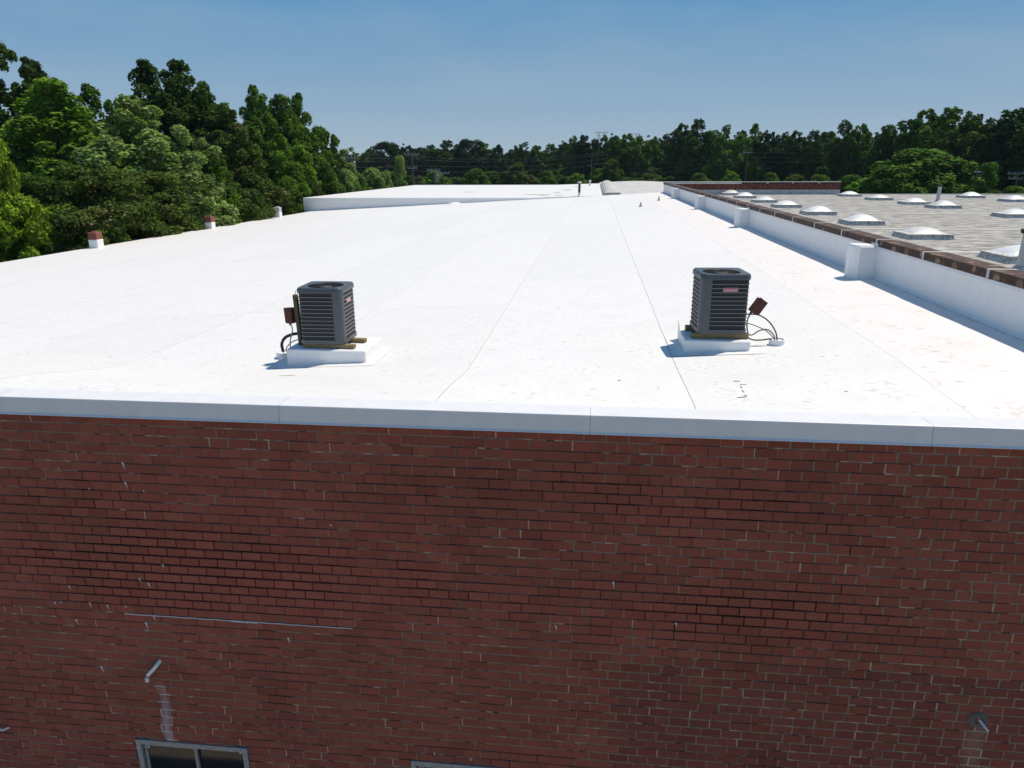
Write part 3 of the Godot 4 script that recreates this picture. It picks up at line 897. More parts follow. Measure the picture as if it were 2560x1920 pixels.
func build_far_roofs(house: Node3D) -> void:
	var up := sheet(-17.25, 6.3, FAR_Z - 0.02, -88.0, 0.0, 0.9, far_y)
	var roof := part("upper_roof", up, M.membrane1, house)
	var fr := MB.new()
	fr.box(Vector3(-17.27, -2.2, FAR_Z - 0.3), Vector3(3.0, -0.01, FAR_Z + 0.0), 0.02)
	part("upper_roof_curb", fr, M.white, house)
	for s in [[2.35, -60.0, 0.5, 1.3], [3.1, -67.0, 0.6, 1.5], [3.9, -76.0, 0.6, 1.6], [1.6, -55.5, 0.8, 1.2], [2.9, -54.0, 0.5, 0.7], [0.5, -57.0, 1.1, 0.8], [-6.0, -63.0, 1.0, 0.6]]:
		part("stain", blot(s[0], s[1], s[2], s[3], func(px, pz): return far_y(px, pz) + 0.012), M.stain, roof)
	var gr := sheet(6.3, 24.0, FAR_Z - 0.35, -92.0, 0.0, 0.6, grey_y)
	part("grey_far_roof", gr, M.pale_roof, house)
	# mound where a drain or cricket is covered by the membrane
	var mo := MB.new()
	var prof := []
	for k in 9:
		var t := k / 8.0
		prof.append(Vector2(0.6 * (1.0 - t), 0.16 * (1.0 - pow(1.0 - t, 2.0))))
	mo.lathe(prof, Vector3(-4.9, plane_y(-4.9) - 0.02, FAR_Z + 0.75), 28)
	part("cricket", mo, M.membrane0, house)
	# row of barrel skylights
	var row := Node3D.new()
	row.name = "barrel_skylights"
	house.add_child(row, true)
	row.set_meta("label", "row of pale barrel skylights beside the grey far roof")
	var cb := MB.new()
	cb.box(Vector3(6.38, 0.0, -82.0), Vector3(7.68, 0.36, -51.6), 0.02)
	part("skylight_curb", cb, M.pipe_grey, row)
	for k in 7:
		var va := MB.new()
		var z0 := -51.7 - k * 4.32
		var z1 := z0 - 4.15
		for s in 12:
			var a0 := PI * s / 12.0
			var a1 := PI * (s + 1) / 12.0
			for e in 8:
				var t0 := e / 8.0
				var t1 := (e + 1) / 8.0
				var f0 := pow(sin(PI * t0), 0.6)
				var f1 := pow(sin(PI * t1), 0.6)
				var pt := func(an: float, t: float, f: float) -> Vector3: return Vector3(7.03 - 0.56 * cos(an), 0.36 + 0.34 * sin(an) * f, lerpf(z0, z1, t))
				va.quad(pt.call(a0, t0, f0), pt.call(a1, t0, f0), pt.call(a1, t1, f1), pt.call(a0, t1, f1))
		part("vault", va, M.dome_old if k > 1 else M.pale_roof, row)
	vent_pipe(house, Vector3(4.54, 0.08, FAR_Z - 0.35), 0.98, 0.095, "black")
	vent_pipe(house, Vector3(5.15, 0.1, -79.0), 0.5, 0.1, "white")
	# pipe boots standing on the near roof
	for p in [Vector3(8.15, 0, -33.6), Vector3(9.52, 0, -38.8)]:
		var bo := MB.new()
		bo.lathe([Vector2(0.11, 0.0), Vector2(0.09, 0.02), Vector2(0.04, 0.17), Vector2(0.036, 0.2)], Vector3(p.x, plane_y(p.x), p.z), 14)
		var boot := part("pipe_boot", bo, M.pale_roof, house)
		var pi := MB.new()
		pi.tube([Vector3(p.x, plane_y(p.x) + 0.15, p.z), Vector3(p.x, plane_y(p.x) + 0.26, p.z)], 0.03, 0.03, 10)
		part("pipe", pi, M.pipe_grey, boot)

func vent_pipe(parent: Node3D, at: Vector3, h: float, r: float, kind: String) -> void:
	var v := Node3D.new()
	v.name = "vent_pipe"
	v.position = at
	parent.add_child(v, true)
	var p := MB.new()
	p.tube([Vector3(0, 0.0, 0), Vector3(0, h, 0)], r * 0.92, r * 0.92, 16)
	part("pipe", p, M.black if kind == "black" else M.white, v)
	var b := MB.new()
	b.lathe([Vector2(r * 2.0, 0.0), Vector2(r * 1.35, 0.03), Vector2(r * 1.12, 0.1), Vector2(r * 1.08, 0.28), Vector2(r * 0.9, 0.285)], Vector3.ZERO, 16)
	part("boot", b, M.white, v)
	var c := MB.new()
	c.lathe([Vector2(r * 0.5, h - 0.02), Vector2(r * 1.8, h), Vector2(r * 1.9, h + 0.05), Vector2(r * 1.2, h + 0.13), Vector2(0.0, h + 0.15)], Vector3.ZERO, 18)
	part("cap", c, M.pipe_grey, v)

func build_chimneys(house: Node3D) -> void:
	for d in [[-16.2, -23.95, "red"], [-16.3, -34.1, "red"], [-16.35, -43.6, "white"]]:
		var ch := Node3D.new()
		ch.name = "chimney"
		house.add_child(ch, true)
		var x: float = d[0]
		var z: float = d[1]
		var b := plane_y(x)
		var h := 0.21
		var bs := MB.new()
		bs.box(Vector3(x - h, b - 0.1, z - h * 1.5), Vector3(x + h, b + 0.37, z + h * 0.6), 0.02)
		part("base_wrap", bs, M.white, ch)
		var tp := MB.new()
		for k in 4:   # courses of the bare brick top
			tp.box(Vector3(x - h + 0.012, b + 0.372 + k * 0.078, z - h * 1.5 + 0.012), Vector3(x + h - 0.012, b + 0.442 + k * 0.078, z + h * 0.6 - 0.012), 0.008)
		part("brick_top", tp, M.red_brick_cap if d[2] == "red" else M.coat, ch)
		var pot := MB.new()
		pot.lathe([Vector2(0.13, b + 0.676), Vector2(0.125, b + 0.74), Vector2(0.1, b + 0.745)], Vector3(x, 0, z - h * 0.45), 12)
		part("flue", pot, M.terracotta if d[2] == "red" else M.coat, ch)
		ch.set_meta("label", "stub chimney with bare red brick top on the roof edge" if d[2] == "red" else "stub chimney painted white on the roof edge")

func build_curbs(house: Node3D) -> void:
	for c in [[1.77, 2.83, -2.54, -3.32, 0.145], [6.86, 7.65, -2.60, -3.36, 0.362]]:
		var mb := MB.new()
		var y0 := plane_y(c[0]) - 0.03
		mb.box(Vector3(c[0], y0, c[3]), Vector3(c[1], c[4], c[2]), 0.012)
		var cu := part("equipment_curb", mb, M.white, house)
		var sk := MB.new()   # membrane skirt lapped onto the roof
		var s := 0.15
		var rim := [Vector2(c[0] - s, c[2] + s), Vector2(c[1] + s, c[2] + s), Vector2(c[1] + s, c[3] - s), Vector2(c[0] - s, c[3] - s)]
		var v := []
		for p: Vector2 in rim:
			v.append(Vector3(p.x, roof_y(p.x, p.y) + 0.006, p.y))
		sk.quad(v[0], v[1], v[2], v[3])
		part("skirt", sk, M.membrane2, cu)
	var fl := MB.new()   # upturned corner flap of the nearer parapet curb
	fl.tri(Vector3(6.862, 0.36, -3.34), Vector3(6.866, 0.36, -3.1), Vector3(6.855, 0.47, -3.345))
	fl.tri(Vector3(6.864, 0.36, -3.1), Vector3(6.860, 0.36, -3.34), Vector3(6.853, 0.47, -3.345))
	part("curb_flap", fl, M.white, house)
	for p in [Vector3(1.52, 0, -3.0), Vector3(8.03, 0, -2.9)]:
		var mb := MB.new()
		var y := plane_y(p.x)
		mb.lathe([Vector2(0.105, -0.01), Vector2(0.096, 0.015), Vector2(0.094, 0.07), Vector2(0.086, 0.072), Vector2(0.083, 0.055), Vector2(0.0, 0.05)], Vector3(p.x, y, p.z), 28)
		part("pitch_pan", mb, M.white, house)

# ---------- the grey wing on the right ----------
func build_wing() -> void:
	var wing := thing("grey_roof_wing", "weathered grey coated roof wing with rows of domed skylights beyond the rusty coping", "building", Vector3.ZERO)
	var x0 := PAR_X + 0.34
	var rf := sheet(x0, 60.0, -0.4, -51.05, 0.0, 0.5, func(x, z): return 0.235 + 0.012 * noise_a.get_noise_2d(x * 4.0, z * 4.0) - 0.0022 * maxf(x - 24.0, 0.0))
	part("roof", rf, M.grey_roof, wing)
	var body := MB.new()
	body.box(Vector3(x0, GROUND, -51.0), Vector3(59.9, -0.25, -0.5))
	part("wall", body, M.far_brick, wing)
	var edge := MB.new()
	edge.box(Vector3(23.7, 0.05, -51.2), Vector3(60.0, 0.262, -51.02), 0.01)
	part("roof_edge", edge, M.coat, wing)
	for zz in [-13.6, -20.6, -28.9, -36.4, -43.4]:   # brighter recoated laps
		var mb := MB.new()
		for k in 60:
			var xa := lerpf(x0 + 0.1, 59.0, k / 60.0)
			var xb := lerpf(x0 + 0.1, 59.0, (k + 1) / 60.0)
			var wa := 0.16 + 0.09 * noise_b.get_noise_2d(xa * 20.0, zz)
			var wb := 0.16 + 0.09 * noise_b.get_noise_2d(xb * 20.0, zz)
			var h := func(x: float, z: float) -> Vector3: return Vector3(x, 0.235 + 0.012 * noise_a.get_noise_2d(x * 4.0, z * 4.0) - 0.0022 * maxf(x - 24.0, 0.0) + 0.012, z)
			mb.quad(h.call(xa, zz + wa), h.call(xb, zz + wb), h.call(xb, zz - wb), h.call(xa, zz - wa))
		part("coated_lap", mb, M.coat, wing)
	# low brick wall along the end of the wing
	var wl := MB.new()
	wl.box(Vector3(PAR_X + 0.33, 0.56, -51.35), Vector3(23.6, 1.0, -51.0))
	var low := part("low_brick_wall", wl, M.far_brick, wing)
	var ba := MB.new()
	var px := PAR_X + 0.36
	while px < 23.5:
		var p2 := minf(px + 1.27, 23.6)
		ba.box(Vector3(px + 0.01, 0.2, -51.2), Vector3(p2 - 0.01, 0.575, -50.97), 0.008)
		px = p2
	part("base_flashing", ba, M.coat, low)
	var cp := MB.new()
	cp.box(Vector3(PAR_X - 0.02, 1.02, -51.42), Vector3(16.55, 1.16, -50.95), 0.01)
	part("coping", cp, M.coat, low)
	var cp2 := MB.new()
	cp2.box(Vector3(16.56, 1.095, -51.42), Vector3(23.62, 1.145, -50.95), 0.008)
	part("coping", cp2, M.pipe_grey, low)
	var cp3 := MB.new()
	cp3.box(Vector3(16.56, 1.0, -51.36), Vector3(23.6, 1.094, -51.03))
	part("coping_bed", cp3, M["coping1"], low)
	for bx in [18.4, 20.2, 22.05]:
		var br := MB.new()
		br.box(Vector3(bx - 0.07, 1.02, -51.03), Vector3(bx + 0.07, 1.094, -50.93), 0.01)
		part("bracket", br, M.coat, low)
	# domed skylights on grey curbs
	var dome := MB.new()
	var nd := 16
	var hgt := func(u: float, w: float) -> float: return 0.20 * pow(maxf((1.0 - u * u), 0.0), 0.75) * pow(maxf((1.0 - w * w), 0.0), 0.75)
	var hd := 0.50
	for i in nd:
		for j in nd:
			var q := []
			var nn := []
			for e in [[0, 0], [1, 0], [1, 1], [0, 1]]:
				var u: float = (i + e[0]) / float(nd) * 2.0 - 1.0
				var w: float = -((j + e[1]) / float(nd) * 2.0 - 1.0)
				q.append(Vector3(u * hd, hgt.call(u, w), w * hd))
				var du: float = (hgt.call(u + 0.03, w) - hgt.call(u - 0.03, w)) / (0.06 * hd)
				var dw: float = (hgt.call(u, w + 0.03) - hgt.call(u, w - 0.03)) / (0.06 * hd)
				nn.append(Vector3(-du, 1, -dw).normalized())
			dome.squad(q[0], q[1], q[2], q[3], nn[0], nn[1], nn[2], nn[3])
	var dm := dome.mesh(M.dome)
	var dm2 := dome.mesh(M.dome_old)
	var cb := MB.new()
	var hw := 0.67
	for e in 4:   # flared curb sides and flat shelf
		var a := Vector2(-1, 1).rotated(e * PI / 2)
		var b := Vector2(1, 1).rotated(e * PI / 2)
		a = Vector2(roundf(a.x), roundf(a.y))
		b = Vector2(roundf(b.x), roundf(b.y))
		cb.quad(Vector3(a.x * hw, 0, a.y * hw), Vector3(b.x * hw, 0, b.y * hw), Vector3(b.x * (hw - 0.06), 0.13, b.y * (hw - 0.06)), Vector3(a.x * (hw - 0.06), 0.13, a.y * (hw - 0.06)))
		cb.quad(Vector3(a.x * (hw - 0.035), 0.13, a.y * (hw - 0.035)), Vector3(b.x * (hw - 0.035), 0.13, b.y * (hw - 0.035)), Vector3(b.x * (hw - 0.035), 0.155, b.y * (hw - 0.035)), Vector3(a.x * (hw - 0.035), 0.155, a.y * (hw - 0.035)))
		cb.quad(Vector3(a.x * (hw - 0.035), 0.155, a.y * (hw - 0.035)), Vector3(b.x * (hw - 0.035), 0.155, b.y * (hw - 0.035)), Vector3(b.x * 0.49, 0.165, b.y * 0.49), Vector3(a.x * 0.49, 0.165, a.y * 0.49))
	var cm := cb.mesh(M.curb_grey)
	var spots := []
	for z in [-11.4, -16.8, -22.15, -27.7, -33.4, -38.6, -44.4, -49.6]:
		spots.append(Vector2(15.7, z - hw))
	for z in [-5.9]:
		spots.append(Vector2(15.7, z - hw))
	for z in [-26.3, -32.9, -36.4, -41.6, -47.1]:
		spots.append(Vector2(23.25, z - hw))
	for z in [-34.2, -39.8, -45.0]:
		spots.append(Vector2(30.2, z - hw))
	for k in spots.size():
		var s: Vector2 = spots[k]
		var sk := Node3D.new()
		sk.name = "skylight"
		sk.position = Vector3(s.x, 0.235 - 0.0022 * maxf(s.x - 24.0, 0.0), s.y)
		sk.rotation.y = rng.randf_range(-0.01, 0.01)
		wing.add_child(sk, true)
		put("curb", cm, sk)
		var dn := put("dome", dm2 if k == 7 else dm, sk, Vector3(0, 0.16, 0))
		if k in [1, 5, 10, 12]:
			dn.material_override = M.dome_dull
		dn.scale.y = rng.randf_range(0.85, 1.12)
	# vent stacks
	stack(wing, Vector3(25.6, 0.22, -39.7), 0.98, 0.105, 0.03)
	stack(wing, Vector3(14.76, 0.22, -10.15), 0.88, 0.17, 0.02)

func stack(wing: Node3D, at: Vector3, h: float, r: float, lean: float) -> void:
	var v := Node3D.new()
	v.name = "vent_stack"
	v.position = at
	v.rotation.z = -lean
	wing.add_child(v, true)
	var p := MB.new()
	p.tube([Vector3(0, 0, 0), Vector3(0, h - 0.08, 0)], r, r * 0.92, 20)
	part("pipe", p, M.pipe_pale, v)
	var b := MB.new()
	b.lathe([Vector2(r * 1.5, 0.0), Vector2(r * 1.3, 0.1), Vector2(r * 1.02, 0.13)], Vector3.ZERO, 20)
	part("boot", b, M.curb_grey, v)
	var c := MB.new()
	c.lathe([Vector2(r * 0.6, h - 0.10), Vector2(r * 1.2, h - 0.09), Vector2(r * 1.25, h - 0.05), Vector2(r * 1.18, h - 0.045), Vector2(r * 1.28, h - 0.03), Vector2(r * 1.28, h), Vector2(0.0, h + 0.02)], Vector3.ZERO, 20)
	part("cap", c, M.black, v)

# ---------- condensers ----------
func outline(h: float, r: float) -> Array:   # rounded square, counter-clockwise seen from above with z up the page; [point, normal]
	var out := []
	var cs := [Vector2(h - r, h - r), Vector2(-h + r, h - r), Vector2(-h + r, -h + r), Vector2(h - r, -h + r)]
	for k in 4:
		var a0 := k * PI / 2
		for s in 9:
			var an := a0 + PI / 2 * s / 8.0
			var d := Vector2(cos(an), sin(an))
			out.append([cs[k] + d * r, d])
		var d2 := Vector2(cos(a0 + PI / 2), sin(a0 + PI / 2))
		var nxt: Vector2 = cs[(k + 1) % 4] + d2 * r
		var cur: Vector2 = cs[k] + d2 * r
		for s in range(1, 8):
			out.append([cur.lerp(nxt, s / 8.0), d2])
	return out

func band(mb: MB, loop: Array, keep: Callable, y0: float, y1: float, outer: float, inner: float) -> void:
	var m := loop.size()
	for k in m:
		var k2 := (k + 1) % m
		var a: Vector2 = loop[k][0]
		var b: Vector2 = loop[k2][0]
		if not keep.call((a + b) * 0.5):
			continue
		var na: Vector2 = loop[k][1]
		var nb: Vector2 = loop[k2][1]
		var ao := a + na * outer
		var bo := b + nb * outer
		var ai := a + na * inner
		var bi := b + nb * inner
		var n3a := Vector3(na.x, 0, na.y)
		var n3b := Vector3(nb.x, 0, nb.y)
		mb.squad(Vector3(ao.x, y0, ao.y), Vector3(ao.x, y1, ao.y), Vector3(bo.x, y1, bo.y), Vector3(bo.x, y0, bo.y), n3a, n3a, n3b, n3b)
		mb.quad(Vector3(ao.x, y1, ao.y), Vector3(ai.x, y1, ai.y), Vector3(bi.x, y1, bi.y), Vector3(bo.x, y1, bo.y))
		mb.quad(Vector3(ao.x, y0, ao.y), Vector3(bo.x, y0, bo.y), Vector3(bi.x, y0, bi.y), Vector3(ai.x, y0, ai.y))

func build_condenser(at: Vector3, turn: float, mirror: float, badge_side: bool, label: String) -> Node3D:
	var ac := thing("air_conditioner", label, "air conditioner", at)
	ac.rotation.y = turn
	var h := 0.295
	var r := 0.07
	var lp := outline(h, r)
	var everywhere := func(_p: Vector2) -> bool: return true
	var is_panel := func(p: Vector2) -> bool:
		var x := p.x * mirror
		return (x > h - r - 0.035 and p.y > h - 0.006) or (x > h - r - 0.001 and p.y > h - r - 0.001)
	var not_panel := func(p: Vector2) -> bool: return not is_panel.call(p)
	var pan := MB.new()
	band(pan, lp, everywhere, 0.0, 0.05, 0.004, -0.29)
	part("base_pan", pan, M.cabinet, ac)
	var coil := MB.new()
	band(coil, lp, not_panel, 0.045, 0.665, -0.009, -0.03)
	part("coil", coil, M.coil, ac)
	var n := 11
	for k in n:   # louvre rails
		var sl := MB.new()
		var y := 0.098 + k * 0.0508
		band(sl, lp, not_panel, y, y + 0.008, 0.0, -0.012)
		part("louvre_rail", sl, M.cabinet_light, ac)
	var pn := MB.new()
	band(pn, lp, is_panel, 0.05, 0.668, 0.003, -0.02)
	var pa := part("corner_panel", pn, M.cabinet, ac)
	var sc := MB.new()
	for y in [0.09, 0.36, 0.63]:
		sc.tube([Vector3(mirror * (h - r - 0.06), y, h + 0.002), Vector3(mirror * (h - r - 0.06), y, h + 0.006)], 0.005, 0.005, 6)
	part("screw", sc, M.black, pa)
	# top cover with the fan opening
	var top := MB.new()
	var m := lp.size()
	var R := 0.232
	for k in m:
		var k2 := (k + 1) % m
		var a: Vector2 = lp[k][0] + lp[k][1] * 0.008
		var b: Vector2 = lp[k2][0] + lp[k2][1] * 0.008
		var na := Vector3(lp[k][1].x, 0, lp[k][1].y)
		var nb := Vector3(lp[k2][1].x, 0, lp[k2][1].y)
		var ua := (na + Vector3.UP).normalized()
		var ub := (nb + Vector3.UP).normalized()
		var a1: Vector2 = a - lp[k][1] * 0.018
		var b1: Vector2 = b - lp[k2][1] * 0.018
		top.squad(Vector3(a.x, 0.662, a.y), Vector3(a.x, 0.712, a.y), Vector3(b.x, 0.712, b.y), Vector3(b.x, 0.662, b.y), na, (na * 0.9 + Vector3.UP * 0.3).normalized(), (nb * 0.9 + Vector3.UP * 0.3).normalized(), nb)
		top.squad(Vector3(a.x, 0.712, a.y), Vector3(a1.x, 0.733, a1.y), Vector3(b1.x, 0.733, b1.y), Vector3(b.x, 0.712, b.y), (na * 0.9 + Vector3.UP * 0.3).normalized(), ua, ub, (nb * 0.9 + Vector3.UP * 0.3).normalized())
		var ca := a.normalized() * R
		var cb := b.normalized() * R
		top.squad(Vector3(a1.x, 0.733, a1.y), Vector3(ca.x, 0.722, ca.y), Vector3(cb.x, 0.722, cb.y), Vector3(b1.x, 0.733, b1.y), (na * 0.3 + Vector3.UP).normalized(), Vector3.UP, Vector3.UP, (nb * 0.3 + Vector3.UP).normalized())
		var ia := Vector3(-ca.x, 0, -ca.y).normalized()
		var ib := Vector3(-cb.x, 0, -cb.y).normalized()
		top.squad(Vector3(ca.x, 0.722, ca.y), Vector3(ca.x, 0.60, ca.y), Vector3(cb.x, 0.60, cb.y), Vector3(cb.x, 0.722, cb.y), ia, ia, ib, ib)
	part("top_cover", top, M.cabinet, ac)
	var guard := MB.new()
	for k in 8:
		var rr := 0.055 + k * 0.0245
		var ring := []
		for s in 41:
			var an := TAU * s / 40.0
			ring.append(Vector3(cos(an) * rr, 0.722 + 0.012 * (1.0 - rr / R), sin(an) * rr))
		guard.tube(ring, 0.0018, 0.0018, 4, false)
	for s in 12:
		var an := TAU * s / 12.0
		guard.tube([Vector3(cos(an) * 0.05, 0.732, sin(an) * 0.05), Vector3(cos(an) * R, 0.72, sin(an) * R)], 0.0024, 0.0024, 4, false)
	part("fan_guard", guard, M.black, ac)
	var fan := MB.new()
	fan.lathe([Vector2(0.075, 0.655), Vector2(0.078, 0.70), Vector2(0.07, 0.71), Vector2(0.0, 0.712)], Vector3.ZERO, 24)
	var fn := part("fan_hub", fan, M.motor, ac)
	for k in 3:
		var bl := MB.new()
		var a0 := TAU * k / 3.0 + 0.4
		for s in 8:
			var t0 := s / 8.0
			var t1 := (s + 1) / 8.0
			var p := []
			for e in [[0.07, t0], [0.215, t0], [0.215, t1], [0.07, t1]]:
				var an: float = a0 + e[1] * 1.25
				p.append(Vector3(cos(an) * e[0], 0.64 + 0.05 * e[1], sin(an) * e[0]))
			bl.quad(p[0], p[3], p[2], p[1])
		part("blade", bl, M.black, fn)
	var deck := MB.new()
	deck.quad(Vector3(-0.26, 0.5, 0.26), Vector3(0.26, 0.5, 0.26), Vector3(0.26, 0.5, -0.26), Vector3(-0.26, 0.5, -0.26))
	part("inner_deck", deck, M.coil, ac)
	# badge with the maker's name
	var bd := Node3D.new()
	bd.name = "badge"
	ac.add_child(bd)
	bd.set_meta("label", "small red name badge with white border and lettering")
	if badge_side:
		bd.position = Vector3(h + 0.003, 0.535, 0.02)
		bd.rotation.y = PI / 2
	else:
		bd.position = Vector3(0.055, 0.545, h + 0.003)
	var rim := MB.new()
	rim.box(Vector3(-0.088, -0.0235, -0.003), Vector3(0.088, 0.0235, 0.003), 0.0028)
	part("border", rim, M.badge_white, bd)
	var fc := MB.new()
	fc.box(Vector3(-0.083, -0.0185, 0.0), Vector3(0.083, 0.0185, 0.0045), 0.001)
	part("face", fc, M.red, bd)
	var tm := TextMesh.new()
	tm.text = "Goodman"
	var sf := SystemFont.new()
	sf.font_names = PackedStringArray(["Droid Sans"])
	sf.font_weight = 700
	tm.font = sf
	tm.font_size = 32
	tm.pixel_size = 0.00096
	tm.depth = 0.0015
	tm.material = M.badge_white
	put("lettering", tm, bd, Vector3(0, 0, 0.0055))
	return ac

func lumber(a: Vector3, b: Vector3, size: Vector2, label: String, mat: String, called := "timber_sleeper", category := "lumber") -> void:
	var mid := (a + b) * 0.5
	var o := thing(called, label, category, mid)
	var d := (b - a).normalized()
	var mb := MB.new()
	var len := (b - a).length()
	var up := Vector3.UP if absf(d.y) < 0.8 else Vector3.BACK
	var zz := d.cross(up).normalized()
	var bs := Basis(d, zz.cross(d), zz)
	mb.box(Vector3(-len / 2, -size.y / 2, -size.x / 2), Vector3(len / 2, size.y / 2, size.x / 2), 0.004, Transform3D(bs, Vector3.ZERO))
	part("board", mb, M[mat], o)

func smooth_path(pts: Array, sub := 5) -> Array:
	var cv := Curve3D.new()
	for k in pts.size():
		var p: Vector3 = pts[k]
		var t := Vector3.ZERO
		if k > 0 and k < pts.size() - 1:
			t = (pts[k + 1] - pts[k - 1]) / 6.0
		cv.add_point(p, -t, t)
	var out := []
	var n := (pts.size() - 1) * sub
	for k in n + 1:
		out.append(cv.sample(mini(int(float(k) / sub), pts.size() - 2), float(k) / sub - mini(int(float(k) / sub), pts.size() - 2)))
	return out

func cable(called: String, label: String, category: String, pts: Array, r: float, mat: String) -> void:
	var mb := MB.new()
	mb.tube(smooth_path(pts), r, r, 8)
	var o := part(called, mb, M[mat], self)
	tag(o, label, category, "")

func build_equipment() -> void:
	build_condenser(Vector3(2.235, 0.206, -2.91), 0.03, 1.0, true, "grey condenser unit with a brown box and wooden stake at its side")
	build_condenser(Vector3(7.30, 0.432, -2.98), 0.07, -1.0, false, "grey condenser unit with red badge facing the brick wall edge")
	lumber(Vector3(1.96, 0.175, -2.69), Vector3(2.66, 0.175, -2.66), Vector2(0.09, 0.05), "tan timber sleeper under front of condenser with wooden stake", "lumber")
	lumber(Vector3(1.96, 0.175, -3.06), Vector3(2.70, 0.175, -3.0), Vector2(0.09, 0.05), "tan timber sleeper under back of condenser with wooden stake", "lumber")
	lumber(Vector3(6.95, 0.396, -2.74), Vector3(7.64, 0.396, -2.76), Vector2(0.09, 0.065), "tan timber sleeper under front of condenser beside tilted brown box", "lumber")
	lumber(Vector3(6.93, 0.396, -3.16), Vector3(7.62, 0.396, -3.18), Vector2(0.09, 0.065), "tan timber sleeper under back of condenser beside tilted brown box", "lumber")
	lumber(Vector3(1.875, 0.147, -2.80), Vector3(1.85, 0.82, -2.80), Vector2(0.05, 0.07), "weathered wooden stake standing against a condenser", "lumber_old", "timber_stake", "stake")
	# disconnect boxes
	for d in [[Vector3(1.757, 0.54, -2.80), 0.05, "rusty brown electrical box fixed to the wooden stake", 0.1, 0.205], [Vector3(7.755, 0.74, -2.9), -0.62, "rusty brown electrical box tilted in the air on a conduit", 0.115, 0.19]]:
		var o := thing("disconnect_box", d[2], "electrical box", d[0])
		o.rotation.z = d[1]
		o.rotation.y = 0.25 if d[1] < 0.0 else -0.2
		var mb := MB.new()
		mb.box(Vector3(-d[3] * 0.5, -d[4] * 0.5, -0.045), Vector3(d[3] * 0.5, d[4] * 0.5, 0.035), 0.004)
		part("case", mb, M.rust_box, o)
		var cv := MB.new()
		cv.box(Vector3(-d[3] * 0.5 - 0.006, -d[4] * 0.45, 0.035), Vector3(d[3] * 0.5 + 0.006, d[4] * 0.5 + 0.008, 0.05), 0.004)
		part("cover", cv, M.rust_box, o)
		var hb := MB.new()
		hb.tube([Vector3(-0.02, -d[4] * 0.5 - 0.03, 0.0), Vector3(-0.02, -d[4] * 0.5, 0.0)], 0.014, 0.014, 8)
		part("connector", hb, M.black, o)
	cable("insulated_pipe", "thick black insulated pipe arching into a roof collar beside the stake", "pipe", [Vector3(1.97, 0.28, -2.95), Vector3(1.736, 0.257, -2.95), Vector3(1.673, 0.240, -2.95), Vector3(1.609, 0.214, -2.95), Vector3(1.559, 0.167, -2.95), Vector3(1.532, 0.106, -2.95), Vector3(1.530, 0.055, -2.96), Vector3(1.535, 0.0, -2.97)], 0.021, "cable_black")
	cable("copper_line", "short thin pipe coming out of the black insulation into the collar", "pipe", [Vector3(1.535, 0.01, -2.97), Vector3(1.535, -0.06, -2.98)], 0.008, "cable_tan")
	cable("flexible_conduit", "grey flexible conduit running down from the box on the stake", "conduit", [Vector3(1.752, 0.43, -2.80), Vector3(1.761, 0.353, -2.82), Vector3(1.728, 0.273, -2.86), Vector3(1.695, 0.202, -2.88), Vector3(1.674, 0.132, -2.9), Vector3(1.66, 0.06, -2.92), Vector3(1.60, -0.03, -2.96)], 0.0085, "conduit")
	cable("flexible_conduit", "grey conduit leaving the curb edge of the staked condenser", "conduit", [Vector3(1.97, 0.25, -2.80), Vector3(1.781, 0.196, -2.82), Vector3(1.717, 0.160, -2.84), Vector3(1.662, 0.113, -2.85), Vector3(1.627, 0.062, -2.86), Vector3(1.600, -0.02, -2.95)], 0.0075, "conduit")
	cable("thin_wire", "thin wire looping from the top of the staked condenser", "wire", [Vector3(1.945, 0.905, -2.72), Vector3(1.90, 0.89, -2.74), Vector3(1.880, 0.863, -2.75), Vector3(1.876, 0.80, -2.765)], 0.004, "conduit")
	cable("line_hose", "black line hose arching from a condenser to the white roof collar", "hose", [Vector3(7.58, 0.635, -2.92), Vector3(7.636, 0.639, -2.90), Vector3(7.697, 0.640, -2.90), Vector3(7.771, 0.635, -2.90), Vector3(7.856, 0.594, -2.90), Vector3(7.927, 0.535, -2.90), Vector3(7.983, 0.459, -2.90), Vector3(8.019, 0.382, -2.90), Vector3(8.034, 0.29, -2.90)], 0.0085, "cable_black")
	cable("flexible_conduit", "grey flexible conduit snaking from the tilted box to the collar", "conduit", [Vector3(7.69, 0.665, -2.89), Vector3(7.647, 0.602, -2.86), Vector3(7.635, 0.542, -2.84), Vector3(7.640, 0.474, -2.83), Vector3(7.660, 0.405, -2.84), Vector3(7.699, 0.384, -2.86), Vector3(7.739, 0.398, -2.87), Vector3(7.793, 0.434, -2.88), Vector3(7.849, 0.452, -2.88), Vector3(7.906, 0.449, -2.88), Vector3(7.958, 0.411, -2.88), Vector3(7.992, 0.360, -2.88), Vector3(8.003, 0.29, -2.89)], 0.0095, "conduit")
	cable("thin_wire", "thin dark wire between a condenser and the white roof collar", "wire", [Vector3(7.58, 0.525, -2.92), Vector3(7.646, 0.521, -2.92), Vector3(7.721, 0.505, -2.92), Vector3(7.815, 0.468, -2.92), Vector3(7.883, 0.435, -2.92), Vector3(7.936, 0.393, -2.92), Vector3(7.991, 0.338, -2.92), Vector3(8.01, 0.29, -2.91)], 0.0055, "cable_black")
	cable("line_hose", "black hose lying low from the curb to the roof collar", "hose", [Vector3(7.585, 0.46, -2.86), Vector3(7.623, 0.418, -2.86), Vector3(7.656, 0.366, -2.86), Vector3(7.700, 0.333, -2.86), Vector3(7.766, 0.321, -2.86), Vector3(7.864, 0.328, -2.86), Vector3(7.94, 0.338, -2.87), Vector3(7.985, 0.30, -2.89)], 0.0085, "cable_black")

